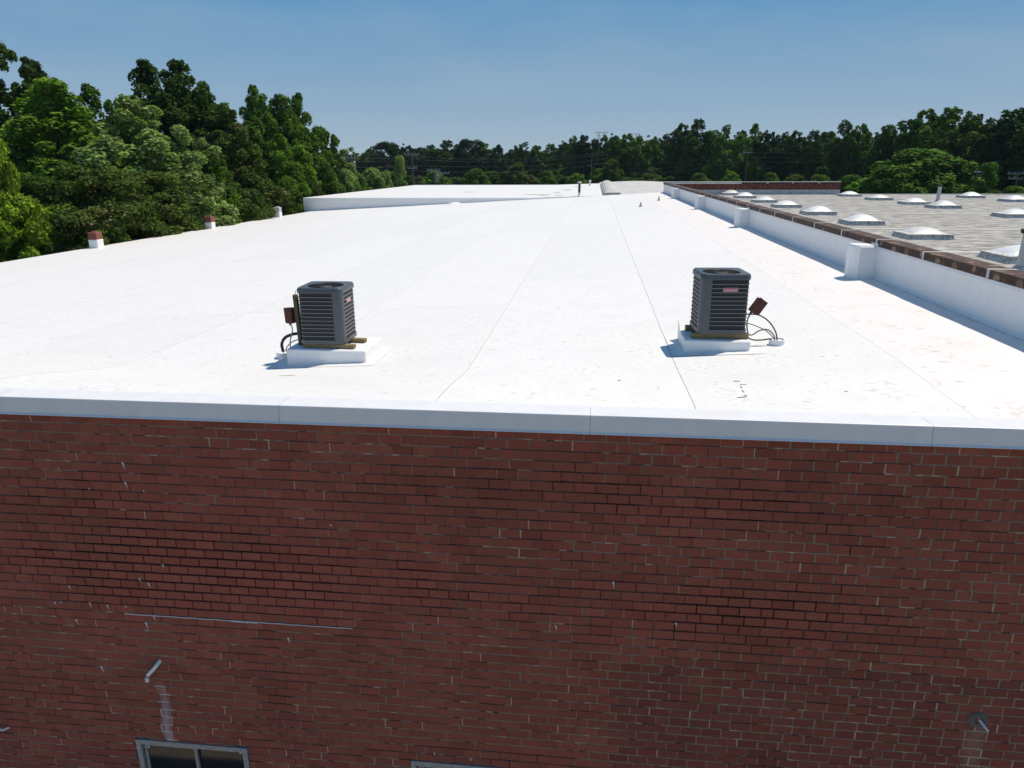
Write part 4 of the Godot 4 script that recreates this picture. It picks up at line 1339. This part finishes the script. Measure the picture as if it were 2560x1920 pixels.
# ---------- plants ----------
func beside(x: float, z: float) -> String:   # what a plant stands behind or between, as seen across the roofs
	var b := (x - cam_pos.x) / (cam_pos.z - z)
	if b < -0.80: return "beyond the front end of the long roof edge"
	if b < -0.66: return "behind the red-topped chimney nearest the brick wall"
	if b < -0.55: return "between the two red-topped chimneys"
	if b < -0.45: return "between a red-topped and the white chimney"
	if b < -0.36: return "behind the outer corner of the upper roof"
	if b < -0.2: return "behind the outer half of the upper roof"
	if b < -0.02: return "behind the vent pipes of the upper roof"
	if b < 0.07: return "behind the barrel skylights"
	if b < 0.19: return "behind the white-capped low brick wall"
	if b < 0.32: return "behind the uncapped end of the low brick wall"
	return "behind the domed skylights"

func crown_mesh(kind: int, sd: int, leaves: int, leaf: float, aspect: float) -> ArrayMesh:
	var r := RandomNumberGenerator.new()
	r.seed = sd
	var verts := PackedVector3Array()
	var norms := PackedVector3Array()
	var cols := PackedColorArray()
	var idx := PackedInt32Array()
	verts.resize(leaves * 4)
	norms.resize(leaves * 4)
	cols.resize(leaves * 4)
	idx.resize(leaves * 6)
	var clumps := []
	var count := 90
	match kind:
		0: count = 190
		1: count = 230
		2: count = 60
		3: count = 170
		4: count = 60
		5: count = 120
	var lobes := [[Vector3(r.randf_range(-0.04, 0.04), aspect * 0.5, r.randf_range(-0.04, 0.04)), 0.34, aspect * 0.5]]
	for k in 7:
		var la := k * 2.4 + sd
		var lh := aspect * r.randf_range(0.22, 0.72)
		var lr := r.randf_range(0.17, 0.27)
		lobes.append([Vector3(cos(la) * (0.5 - lr) * 1.05, lh, sin(la) * (0.5 - lr) * 1.05), lr, minf(aspect * r.randf_range(0.14, 0.26), aspect * 0.97 - lh)])
	for k in count:
		if kind < 2:
			var lb: Array = lobes[0] if r.randf() < 0.34 else lobes[r.randi_range(1, 7)]
			var dd := Vector3(r.randfn(), r.randfn() + 0.15, r.randfn()).normalized()
			var pinch := 1.0 - (0.42 if kind == 1 else 0.2) * maxf(0.0, dd.y)
			var rs := 0.55 + 0.42 * pow(r.randf(), 0.45)
			var pp: Vector3 = lb[0] + Vector3(dd.x * lb[1] * pinch, dd.y * lb[2], dd.z * lb[1] * pinch) * rs
			pp.y = clampf(pp.y, 0.0, aspect)
			clumps.append([pp, r.randf_range(0.04, 0.10) * (1.0 - 0.25 * pp.y / aspect), 1.5 if kind == 1 else 1.15, r.randf_range(0.55, 1.0), Vector2(dd.x, dd.z)])
			continue
		var t := r.randf()
		var rad := 0.5
		match kind:
			0:
				t = pow(r.randf(), 0.85)
				rad = 0.5 * sqrt(maxf(0.03, 1.0 - pow((t - 0.45) / 0.57, 2.0)))
			1:
				t = pow(r.randf(), 0.95)
				rad = 0.5 * (0.8 + 0.2 * t / 0.35 if t < 0.35 else maxf(0.05, pow(1.0 - (t - 0.35) / 0.68, 1.05)))
			2:
				t = 0.35 + 0.62 * r.randf()
				rad = 0.44 * sqrt(maxf(0.05, 1.0 - pow((t - 0.62) / 0.42, 2.0)))
			3:
				t = pow(r.randf(), 0.7)
				rad = 0.5 * sqrt(maxf(0.04, 1.0 - t * t * 0.97))
			4:
				rad = 0.5 * (0.55 + 0.35 * sin(t * 9.0 + sd) * (1.0 - t) + 0.2 * (1.0 - t))
			5:
				t = 0.3 + 0.68 * pow(r.randf(), 0.6)
				rad = 0.5 * sqrt(maxf(0.05, 1.0 - pow((t - 0.3) / 0.74, 3.0)))
		var an := r.randf() * TAU
		var rr := rad * (0.3 + 0.7 * pow(r.randf(), 0.4))
		var lob := 1.0 + 0.22 * sin(an * 2.0 + sd) + 0.12 * sin(an * 5.0 + sd * 3.0 + t * 7.0)
		var size := r.randf_range(0.045, 0.115)
		var fl := 1.35
		match kind:
			1: size = r.randf_range(0.04, 0.095) * lerpf(1.15, 0.75, t); fl = 2.1
			2: size = r.randf_range(0.09, 0.17); fl = 0.75
			3: size = r.randf_range(0.05, 0.125); fl = 1.15
			4: size = r.randf_range(0.16, 0.26); fl = 1.2
			5: size = r.randf_range(0.06, 0.15); fl = 0.5
		clumps.append([Vector3(cos(an) * rr * lob, t * aspect, sin(an) * rr * lob), size, fl, r.randf_range(0.6, 1.0), Vector2(cos(an), sin(an))])
	var wsum := 0.0
	for c in clumps:
		wsum += c[1] * c[1] * (0.5 + c[2])
	var at := 0
	for ci in clumps.size():
		var c: Array = clumps[ci]
		var share := int(round(leaves * c[1] * c[1] * (0.5 + c[2]) / wsum))
		if ci == clumps.size() - 1:
			share = leaves - at
		share = mini(share, leaves - at)
		var ce: Vector3 = c[0]
		var sz: float = c[1]
		var fl: float = c[2]
		for l in share:
			var d := Vector3(r.randfn(), r.randfn(), r.randfn()).normalized()
			if d.y < -0.25 and r.randf() < 0.6:
				d.y = -d.y
			var rad := sz * (0.55 + 0.5 * sqrt(r.randf()))
			var p := ce + Vector3(d.x * rad, d.y * rad * fl, d.z * rad)
			p += Vector3(r.randfn(), r.randfn(), r.randfn()) * sz * 0.10
			p.y = maxf(p.y, 0.0)
			var nn := (d + Vector3.UP * 0.35 + Vector3(r.randfn(), r.randfn(), r.randfn()) * 0.7).normalized()
			var ref := Vector3(r.randfn(), r.randfn() - 0.6, r.randfn())
			var u := nn.cross(ref).normalized()
			var w := nn.cross(u)
			var s := leaf * r.randf_range(0.65, 1.25)
			var dr := nn * s * 0.22
			verts[at * 4] = p - w * s * 0.55
			verts[at * 4 + 1] = p + u * s * 0.36 - dr
			verts[at * 4 + 2] = p + w * s * 0.6 - dr * 0.8
			verts[at * 4 + 3] = p - u * s * 0.36 - dr
			var tone: float = c[3] * r.randf_range(0.5, 1.0) * (1.0 if r.randf() < 0.82 else 0.55)
			var cc := Color(tone, tone * r.randf_range(0.94, 1.0), tone * r.randf_range(0.8, 1.0))
			for e in 4:
				norms[at * 4 + e] = (nn + (u * 0.35 if e == 1 else (-u * 0.35 if e == 3 else Vector3.ZERO))).normalized()
				cols[at * 4 + e] = cc
			idx[at * 6] = at * 4
			idx[at * 6 + 1] = at * 4 + 2
			idx[at * 6 + 2] = at * 4 + 1
			idx[at * 6 + 3] = at * 4
			idx[at * 6 + 4] = at * 4 + 3
			idx[at * 6 + 5] = at * 4 + 2
			at += 1
	var arr := []
	arr.resize(Mesh.ARRAY_MAX)
	arr[Mesh.ARRAY_VERTEX] = verts
	arr[Mesh.ARRAY_NORMAL] = norms
	arr[Mesh.ARRAY_COLOR] = cols
	arr[Mesh.ARRAY_INDEX] = idx
	var am := ArrayMesh.new()
	am.add_surface_from_arrays(Mesh.PRIMITIVE_TRIANGLES, arr)
	return am

var crowns := {}
var trunks := []

func trunk_mesh(sd: int) -> ArrayMesh:   # unit height, limbs inside the crown
	var r := RandomNumberGenerator.new()
	r.seed = sd
	var mb := MB.new()
	var pts := []
	for k in 6:
		pts.append(Vector3(r.randf_range(-0.012, 0.012) * k, k * 0.16, r.randf_range(-0.012, 0.012) * k))
	mb.tube(pts, 0.018, 0.005, 7)
	for k in 7:
		var t := 0.28 + 0.08 * k
		var an := k * 2.4 + sd
		var b := Vector3(0, t, 0)
		var d := Vector3(cos(an), 0, sin(an))
		var ln := 0.17 * (1.15 - t)
		mb.tube([b, b + d * ln * 0.5 + Vector3.UP * ln * 0.45, b + d * ln + Vector3.UP * ln * 1.2], 0.008, 0.0025, 5)
	return mb.mesh(M.bark)

func plant(called: String, label: String, category: String, group: String, x: float, z: float, top: float, width: float, key: String, tone: String, bare := 0.18, pick := 0) -> void:
	var base := GROUND
	var o := thing(called, label, category, Vector3(x, base, z), group)
	var H := top - base
	var set: Array = crowns[key]
	var e: Array = set[pick % set.size()]
	var cr := put("crown", e[0], o, Vector3(0, H * bare, 0))
	cr.scale = Vector3(width, H * (1.0 - bare) / (e[1] * (0.95 if key in ["broad", "leader", "far_broad", "far_leader"] else 1.03)), width)
	cr.rotation.y = rng.randf() * TAU
	cr.material_override = M["leaf_" + tone]
	var tr := put("trunk", trunks[pick % trunks.size()], o)
	tr.scale = Vector3(maxf(width * 1.6, H * 0.55), H * 0.92, maxf(width * 1.6, H * 0.55))
	tr.rotation.y = rng.randf() * TAU

func build_plants() -> void:
	for k in 4:
		trunks.append(trunk_mesh(200 + k))
	crowns["broad"] = []
	crowns["leader"] = []
	crowns["far_broad"] = []
	crowns["far_leader"] = []
	crowns["pine"] = []
	crowns["shrub"] = []
	crowns["vine"] = []
	crowns["mimosa"] = []
	for k in 3:
		crowns.broad.append([crown_mesh(0, 300 + k, 40000, 0.038, 2.1), 2.1])
		crowns.leader.append([crown_mesh(1, 320 + k, 42000, 0.036, 2.2), 2.2])
	for k in 4:
		crowns.far_broad.append([crown_mesh(0, 340 + k, 12000, 0.05, 1.8), 1.8])
		crowns.far_leader.append([crown_mesh(1, 360 + k, 12000, 0.05, 2.0), 2.0])
	for k in 2:
		crowns.pine.append([crown_mesh(2, 380 + k, 8000, 0.05, 1.9), 1.9])
		crowns.shrub.append([crown_mesh(3, 400 + k, 26000, 0.042, 1.6), 1.6])
		crowns.mimosa.append([crown_mesh(5, 420 + k, 28000, 0.036, 1.7), 1.7])
	crowns.vine.append([crown_mesh(4, 440, 9000, 0.09, 3.5), 3.5])
	var tones := {"dark": "deep green", "mid": "mid green", "bright": "bright green", "olive": "olive green", "silver": "pale silvery green", "yellow": "yellowish green", "pink": "olive green"}
	for k in NEAR_TREES.size():
		var t: Array = NEAR_TREES[k]
		var lead: bool = t[4] == 1
		var lab: String = ("%s %s pointed tree %s" if lead else "%s %s round-headed tree %s") % ["very tall" if t[2] > 9.8 else ("tall" if t[2] > 6.0 else "shorter"), tones[t[5]], beside(t[0], t[1])]
		plant("broadleaf_tree", lab, "tree", "trees beyond the long roof edge", t[0], t[1], t[2], t[3] * 1.32, "leader" if lead else "broad", t[5], 0.16, k)
	for k in SHRUBS.size():
		var t: Array = SHRUBS[k]
		var kind: int = t[4]
		var tone: String = t[5]
		if kind == 4:
			plant("vine_covered_stump", "leaf-draped narrow stump at the end of the upper white roof", "vine", "", t[0], t[1], t[2], t[3], "vine", "silver", 0.0, 0)
		elif kind == 5:
			plant("mimosa_tree", "%s %s flat-topped feathery tree %s" % ["taller" if t[2] > 2.2 else "lower", "pink-blossomed" if tone == "pink" else tones[tone], beside(t[0], t[1])], "tree", "feathery trees along the roof edge", t[0], t[1], t[2], t[3] * 1.25, "mimosa", "olive" if tone == "pink" else tone, 0.05, k)
			if tone == "pink":
				var o := get_child(get_child_count() - 1)
				blossoms(o, t[2] - GROUND, t[3] * 1.25)
		elif kind == 0:
			plant("broadleaf_tree", "small mid green tree standing among roof edge shrubs", "tree", "trees beyond the long roof edge", t[0], t[1], t[2], t[3] * 1.12, "broad", tone, 0.12, k)
		else:
			plant("shrub", "%s %s dense shrub %s" % ["tall" if t[2] > 1.5 else "low", tones[tone], beside(t[0], t[1])], "shrub", "shrubs along the roof edge", t[0], t[1], t[2], t[3] * 1.0, "shrub", tone, 0.0, k)
	# the wood behind the roofs
	for k in FAR_TREES.size():
		var t: Array = FAR_TREES[k]
		var key := "far_broad" if k % 2 == 0 else "far_leader"
		var tone := ["dark", "mid", "dark", "olive", "dark", "mid", "pine"][(k * 5) % 7] as String
		if k in [3, 9, 5]:
			key = "pine"
			tone = "pine"
		if k in [31]:
			tone = "bright"
		plant("far_tree", "%s far tree %s" % ["dark open pine-like" if key == "pine" else ("%s pointed" if key == "far_leader" else "%s round-headed") % {"dark": "deep green", "mid": "mid green", "olive": "olive", "pine": "blackish green", "bright": "bright green"}[tone], beside(t[0], t[1])], "tree", "trees of the far wood", t[0], t[1], t[2], t[3] * 1.25, key, tone, 0.15, k)
	for k in 46:   # second rank that closes the gaps
		var t: Array = FAR_TREES[k]
		var dx: float = t[0] - cam_pos.x
		var dz: float = t[1] - cam_pos.z
		var f := 1.09 + 0.05 * (k % 3)
		var side := 3.0 * (1.0 if k % 2 == 0 else -1.0)
		plant("far_tree", "half hidden back-rank tree of the wood %s" % beside(t[0], t[1]), "tree", "second rank of the far wood", cam_pos.x + dx * f + side, cam_pos.z + dz * f, 2.4 + (t[2] - 2.4) * f * 0.74, t[3] * 1.7, "far_broad", "dark" if k % 2 == 0 else "pine", 0.05, k + 1)
	for k in LOW_PLANTS.size():
		var t: Array = LOW_PLANTS[k]
		if k < 3:
			plant("broad_bush", ["widest leafy mid green bush behind the domed skylights", "lower leafy bush against the widest bush behind domed skylights", "olive bush beside the widest bush behind domed skylights"][k], "bush", "bushes behind the skylight roof", t[0], t[1], t[2], t[3] * 1.1, "shrub", "mid" if k != 2 else "olive", 0.0, k)
		elif k == 3:
			plant("vine_covered_stump", "leaf-draped narrow stump beside a crossarm pole", "vine", "", t[0], t[1], t[2], t[3], "vine", "mid", 0.0, 0)
		else:
			plant("low_bush", "low %s bush %s" % [["green", "olive", "leafy green", "bright green"][k % 4], beside(t[0], t[1])], "bush", "low bushes at the foot of the wood", t[0], t[1], t[2], t[3] * 1.25, "shrub", ["mid", "olive", "mid", "bright"][k % 4], 0.0, k)
	var r2 := RandomNumberGenerator.new()
	r2.seed = 77
	for k in 30:   # undergrowth along the edge of the wood
		var x := lerpf(-62.0, 66.0, k / 29.0)
		var z := -158.0 - 26.0 * clampf(-x / 60.0, 0.0, 1.0) + 40.0 * clampf((x - 30.0) / 30.0, 0.0, 1.0) + r2.randf_range(-4, 4)
		plant("low_bush", "%s undergrowth below the wood %s" % ["deep green" if k % 3 else "olive", beside(x, z)], "bush", "undergrowth of the far wood", x, z, r2.randf_range(-1.2, 1.4), r2.randf_range(7.0, 9.5), "shrub", "dark" if k % 3 else "olive", 0.0, k)

func blossoms(o: Node, H: float, width: float) -> void:
	var mb := MB.new()
	var r := RandomNumberGenerator.new()
	r.seed = int(H * 1000.0)
	for k in 420:
		var an := r.randf() * TAU
		var cl := int(r.randf() * 9.0)
		var ca := cl * 2.4
		var p := Vector3(cos(ca) * width * 0.28 + r.randfn() * 0.55, H * (0.95 - 0.025 * (cl % 4)) + r.randfn() * 0.10, sin(ca) * width * 0.28 + r.randfn() * 0.55)
		var s := r.randf_range(0.02, 0.045)
		var u := Vector3(cos(an), 0.3, sin(an)) * s
		var w := Vector3(-sin(an), 0.3, cos(an)) * s
		mb.quad(p - u - w, p + u - w, p + u + w, p - u + w)
	part("blossom", mb, M.blossom, o)

# ---------- poles and lines ----------
func pole(label: String, at: Vector3, top: float, arms: Array, transformer: bool, lean := 0.0, r := 0.15) -> void:
	var o := thing("utility_pole", label, "pole", Vector3(at.x, GROUND, at.z))
	o.rotation.z = lean
	var h := top - GROUND
	var mb := MB.new()
	mb.tube([Vector3(0, 0, 0), Vector3(0, h, 0)], r, r * 0.7, 8)
	part("post", mb, M.pole_wood, o)
	for a in arms:
		var ar := MB.new()
		ar.box(Vector3(-a[1] * 0.5, h - a[0] - 0.07, 0.1), Vector3(a[1] * 0.5, h - a[0] + 0.07, 0.24), 0.01)
		var arm := part("crossarm", ar, M.steel, o)
		for s in [-0.46, -0.2, 0.2, 0.46]:
			var ins := MB.new()
			ins.lathe([Vector2(0.06, h - a[0] + 0.07), Vector2(0.08, h - a[0] + 0.13), Vector2(0.05, h - a[0] + 0.25), Vector2(0.0, h - a[0] + 0.26)], Vector3(a[1] * s, 0, 0.17), 8)
			part("insulator", ins, M.steel, arm)
	if transformer:
		var tr := MB.new()
		tr.lathe([Vector2(0.0, h - 1.9), Vector2(0.3, h - 1.85), Vector2(0.32, h - 0.9), Vector2(0.22, h - 0.8), Vector2(0.0, h - 0.78)], Vector3(0.45, 0, 0.1), 14)
		part("transformer", tr, M.steel, o)

func wire(label: String, a: Vector3, b: Vector3, sag: float, r := 0.012) -> void:
	var pts := []
	for k in 15:
		var t := k / 14.0
		pts.append(a.lerp(b, t) - Vector3.UP * sag * 4.0 * t * (1.0 - t))
	var mb := MB.new()
	mb.tube(pts, r, r, 5, false)
	var o := part("power_line", mb, M.line, self)
	tag(o, label, "cable", "overhead lines between the poles")

func build_lines() -> void:
	pole("dark utility pole with transformer among the shrubs by the upper roof", Vector3(-27.4, 0, -93.4), 3.8, [[0.4, 1.6]], true, 0.0, 0.2)
	pole("pale thin pole beside the dark transformer pole", Vector3(-28.3, 0, -93.0), 1.5, [], false, -0.01, 0.1)
	pole("leaning utility pole with lamp arms behind the upper white roof", Vector3(-20.9, 0, -102.6), 4.2, [[0.3, 2.2], [2.2, 1.4]], false, 0.02, 0.14)
	pole("utility pole with grey transformer behind the upper white roof", Vector3(-18.0, 0, -103.2), 1.9, [[0.2, 2.0]], true, 0.0, 0.12)
	pole("short pole with single crossarm behind the upper white roof", Vector3(-16.7, 0, -103.5), 1.35, [[0.1, 1.9]], false, 0.0, 0.12)
	pole("tall thin pole rising before the far wood behind barrel skylights", Vector3(4.9, 0, -143.8), 3.4, [], false, 0.0, 0.13)
	pole("tall thin pole rising before the far wood behind the low brick wall", Vector3(34.2, 0, -141.0), 5.4, [[1.0, 2.0]], false, 0.0, 0.13)
	pole("pole with two crossarms beside the leaf-draped stump", Vector3(52.9, 0, -93.1), 1.6, [[0.3, 2.6], [1.0, 2.6]], false, 0.0, 0.16)
	pole("pole with two crossarms standing clear of the leaf-draped stump", Vector3(57.6, 0, -93.0), 1.5, [[0.4, 2.6], [1.0, 2.2]], false, 0.0, 0.16)
	for y in [3.4, 3.0, 2.2, 1.4]:
		wire("overhead line strung between transformer pole and leaning pole", Vector3(-27.4, y, -93.4), Vector3(-20.9, y + 0.25, -102.6), 0.15)
		wire("overhead line running from leaning pole towards the far wood", Vector3(-20.9, y + 0.25, -102.6), Vector3(8.0, y + 1.3, -141.0), 0.8)
	for y in [4.2, 3.3, 2.6]:
		wire("overhead line before the far wood behind the low brick wall", Vector3(4.9, y - 1.6, -143.8), Vector3(34.2, y + 0.3, -141.0), 0.9)
		wire("overhead line from tall thin pole towards the skylight roof poles", Vector3(34.2, y + 0.3, -141.0), Vector3(70.0, y + 2.0, -128.0), 0.9)
	wire("overhead line between the two crossarm poles", Vector3(52.9, 0.65, -93.1), Vector3(57.6, 0.6, -93.0), 0.1)
	for d in [[8.5, 19.6, -413.8], [26.2, 18.6, -413.3]]:
		var o := thing("transmission_tower", "steel lattice power tower showing above the far treetops", "tower", Vector3(d[0], GROUND, d[2]), "lattice towers behind the wood")
		var h: float = d[1] - GROUND
		var legs := MB.new()
		for s in [-1.0, 1.0]:
			for q in [-1.0, 1.0]:
				legs.tube([Vector3(s * 2.6, 0, q * 2.6), Vector3(s * 0.55, h - 5.0, q * 0.55)], 0.16, 0.12, 5)
				for k in 5:
					var t0 := k / 5.0
					var t1 := (k + 1) / 5.0
					legs.tube([Vector3(s * lerpf(2.6, 0.55, t0), (h - 5.0) * t0, q * lerpf(2.6, 0.55, t0)), Vector3(-s * lerpf(2.6, 0.55, t1), (h - 5.0) * t1, q * lerpf(2.6, 0.55, t1))], 0.07, 0.07, 4)
		part("legs", legs, M.steel, o)
		var head := MB.new()
		for s in [-1.0, 1.0]:
			head.tube([Vector3(s * 0.4, h - 5.0, 0), Vector3(s * 1.7, h, 0)], 0.15, 0.12, 5)
			head.tube([Vector3(s * 1.7, h - 2.4, 0), Vector3(s * 0.3, h - 0.2, 0)], 0.10, 0.10, 5)
			head.tube([Vector3(s * 0.9, h - 5.0, 0), Vector3(s * 3.1, h, 0)], 0.13, 0.11, 5)
		head.tube([Vector3(-3.3, h - 0.5, 0), Vector3(3.3, h - 0.5, 0)], 0.11, 0.11, 5)
		head.tube([Vector3(-2.2, h - 2.3, 0), Vector3(2.2, h - 2.3, 0)], 0.10, 0.10, 5)
		part("lattice_head", head, M.steel, o)
	# low building glimpsed between the trunks
	var bl := thing("low_building", "pale low flat-roofed building glimpsed between trunks of the far wood", "building", Vector3(61.0, GROUND, -172.0))
	bl.rotation.y = -0.3
	var w := MB.new()
	w.box(Vector3(-13, 0, -6), Vector3(13, 7.9, 6))
	part("wall", w, M.tan_wall, bl)
	var rf := MB.new()
	rf.box(Vector3(-13.3, 7.9, -6.3), Vector3(13.3, 8.35, 6.3), 0.03)
	part("roof_edge", rf, M.coat, bl)
	for k in 5:
		var wi := MB.new()
		wi.box(Vector3(-10.5 + k * 4.8, 4.6, 6.0), Vector3(-8.7 + k * 4.8, 6.4, 6.06), 0.01)
		part("window", wi, M.room, bl)

# ---------- sky: clear summer air, paler towards the horizon, with the faintest cirrus ----------
func sky_texture() -> ImageTexture:
	var w := 1024
	var h := 512
	var stops := [[-90.0, Color(0.10, 0.10, 0.08)], [-8.0, Color(0.15, 0.16, 0.14)], [-0.5, Color(0.26, 0.31, 0.33)], [0.5, Color(0.335, 0.425, 0.50)], [4.0, Color(0.24, 0.36, 0.488)], [11.0, Color(0.11, 0.265, 0.455)], [30.0, Color(0.085, 0.195, 0.37)], [90.0, Color(0.072, 0.155, 0.31)]]
	var ci := FastNoiseLite.new()
	ci.seed = 31
	ci.frequency = 1.0
	ci.fractal_octaves = 4
	var im := Image.create(w, h, false, Image.FORMAT_RGBF)
	for y in h:
		var el := 90.0 - 180.0 * (y + 0.5) / h
		var k := 0
		while k < stops.size() - 2 and el > stops[k + 1][0]:
			k += 1
		var t := clampf((el - stops[k][0]) / (stops[k + 1][0] - stops[k][0]), 0.0, 1.0)
		t = t * t * (3.0 - 2.0 * t) if k < 3 else t
		var base := (stops[k][1] as Color).lerp(stops[k + 1][1], t)
		for x in w:
			var c := base
			if el > 2.0 and el < 40.0:
				var an := TAU * x / w
				var v := ci.get_noise_3d(cos(an) * 2.2 + el * 0.02, el * 0.16, sin(an) * 2.2)
				var a := clampf(v * 1.6 - 0.05, 0.0, 1.0) * 0.24 * clampf((el - 2.0) / 5.0, 0.0, 1.0) * clampf((40.0 - el) / 20.0, 0.0, 1.0)
				c = base.lerp(Color(0.34, 0.42, 0.48), a)
			im.set_pixel(x, y, c)
	return ImageTexture.create_from_image(im)

# ---------- scene ----------
func _ready() -> void:
	# camera
	var pitch := 0.2945
	var yaw := 0.1115
	var roll := -0.0048
	var fw := Vector3(-sin(yaw) * cos(pitch), -sin(pitch), -cos(yaw) * cos(pitch))
	var rt := Vector3(cos(yaw), 0, -sin(yaw))
	var up := rt.cross(fw)
	var rt2 := rt * cos(roll) + up * sin(roll)
	var up2 := up * cos(roll) - rt * sin(roll)
	var cam := Camera3D.new()
	cam.name = "camera"
	cam.transform = Transform3D(Basis(rt2, up2, -fw), cam_pos)
	cam.fov = rad_to_deg(2.0 * atan(960.0 / 1807.19))
	cam.near = 0.1
	cam.far = 3000.0
	add_child(cam)
	# sky, exposure, haze
	var we := WorldEnvironment.new()
	we.name = "environment"
	var env := Environment.new()
	env.background_mode = Environment.BG_SKY
	var sm := PanoramaSkyMaterial.new()
	sm.panorama = sky_texture()
	var sky := Sky.new()
	sky.sky_material = sm
	env.sky = sky
	env.tonemap_mode = Environment.TONE_MAPPER_LINEAR
	env.tonemap_exposure = 1.17
	env.sdfgi_enabled = true
	env.ssao_enabled = true
	env.ssil_enabled = true
	env.fog_enabled = true
	env.fog_density = 0.00012
	env.fog_light_color = lin(0.42, 0.55, 0.66)
	we.environment = env
	add_child(we)
	var sun := DirectionalLight3D.new()
	sun.name = "sun"
	sun.light_energy = 1.25
	sun.light_color = Color(1.0, 0.955, 0.89)
	sun.light_angular_distance = 0.5
	sun.shadow_enabled = true
	add_child(sun)
	sun.look_at_from_position(Vector3.ZERO, Vector3(-0.40, -1.0, 0.28), Vector3.UP)
	rng.seed = 4242
	noise_a.seed = 5
	noise_a.frequency = 0.05
	noise_b.seed = 9
	noise_b.frequency = 0.05
	materials()
	print("materials done")
	# setting
	var gm := MB.new()
	gm.quad(Vector3(-900, GROUND, 300), Vector3(900, GROUND, 300), Vector3(900, GROUND, -1500), Vector3(-900, GROUND, -1500))
	var ground := part("ground", gm, M.grass, self)
	ground.set_meta("kind", "structure")
	var yd := MB.new()   # unseen concrete apron, added so that its sunlit face lights the shaded bricks
	yd.quad(Vector3(-40, GROUND + 0.02, 46), Vector3(45, GROUND + 0.02, 46), Vector3(45, GROUND + 0.02, 0.0), Vector3(-40, GROUND + 0.02, 0.0))
	var bounce_yard := part("added_pavement", yd, M.bounce_yard, self)
	bounce_yard.set_meta("kind", "structure")
	# buildings
	var house := thing("brick_warehouse", "red brick warehouse with white membrane roof and pale grey metal roof edge", "building")
	build_front_wall(house)
	build_fascia(house)
	build_main_roof(house)
	build_parapet(house)
	build_far_roofs(house)
	var body := MB.new()
	body.box(Vector3(EDGE_L + 0.02, GROUND, FAR_Z), Vector3(PAR_X, -1.6, -7.0))
	body.box(Vector3(-17.2, GROUND, -87.9), Vector3(24.0, -0.95, FAR_Z - 0.05))
	part("side_wall", body, M.far_brick, house)
	var hall := MB.new()   # the hall behind the windows
	var q := [Vector3(EDGE_L + 0.1, GROUND + 0.03, -0.31), Vector3(PAR_X - 0.1, GROUND + 0.03, -0.31), Vector3(PAR_X - 0.1, GROUND + 0.03, -6.98), Vector3(EDGE_L + 0.1, GROUND + 0.03, -6.98)]
	var lift := Vector3(0, 4.3, 0)
	var carpet := MB.new()
	carpet.quad(q[0], q[1], q[2], q[3])
	part("hall_floor", carpet, std(Color(0.07, 0.075, 0.085), 0.95), house)
	hall.quad(q[3] + lift, q[2] + lift, q[1] + lift, q[0] + lift)
	hall.quad(q[3], q[2], q[2] + lift, q[3] + lift)
	hall.quad(q[0], q[3], q[3] + lift, q[0] + lift)
	hall.quad(q[2], q[1], q[1] + lift, q[2] + lift)
	part("hall", hall, M.room, house)
	for k in 2:
		build_window(house, WINDOWS[k], "grey metal sliding window below the white lime streak" if k == 0 else "grey metal window whose head shows low on the wall")
	build_wall_marks(house)
	build_chimneys(house)
	build_curbs(house)
	build_wing()
	print("buildings done")
	build_equipment()
	build_lines()
	build_plants()
	print("plants done")
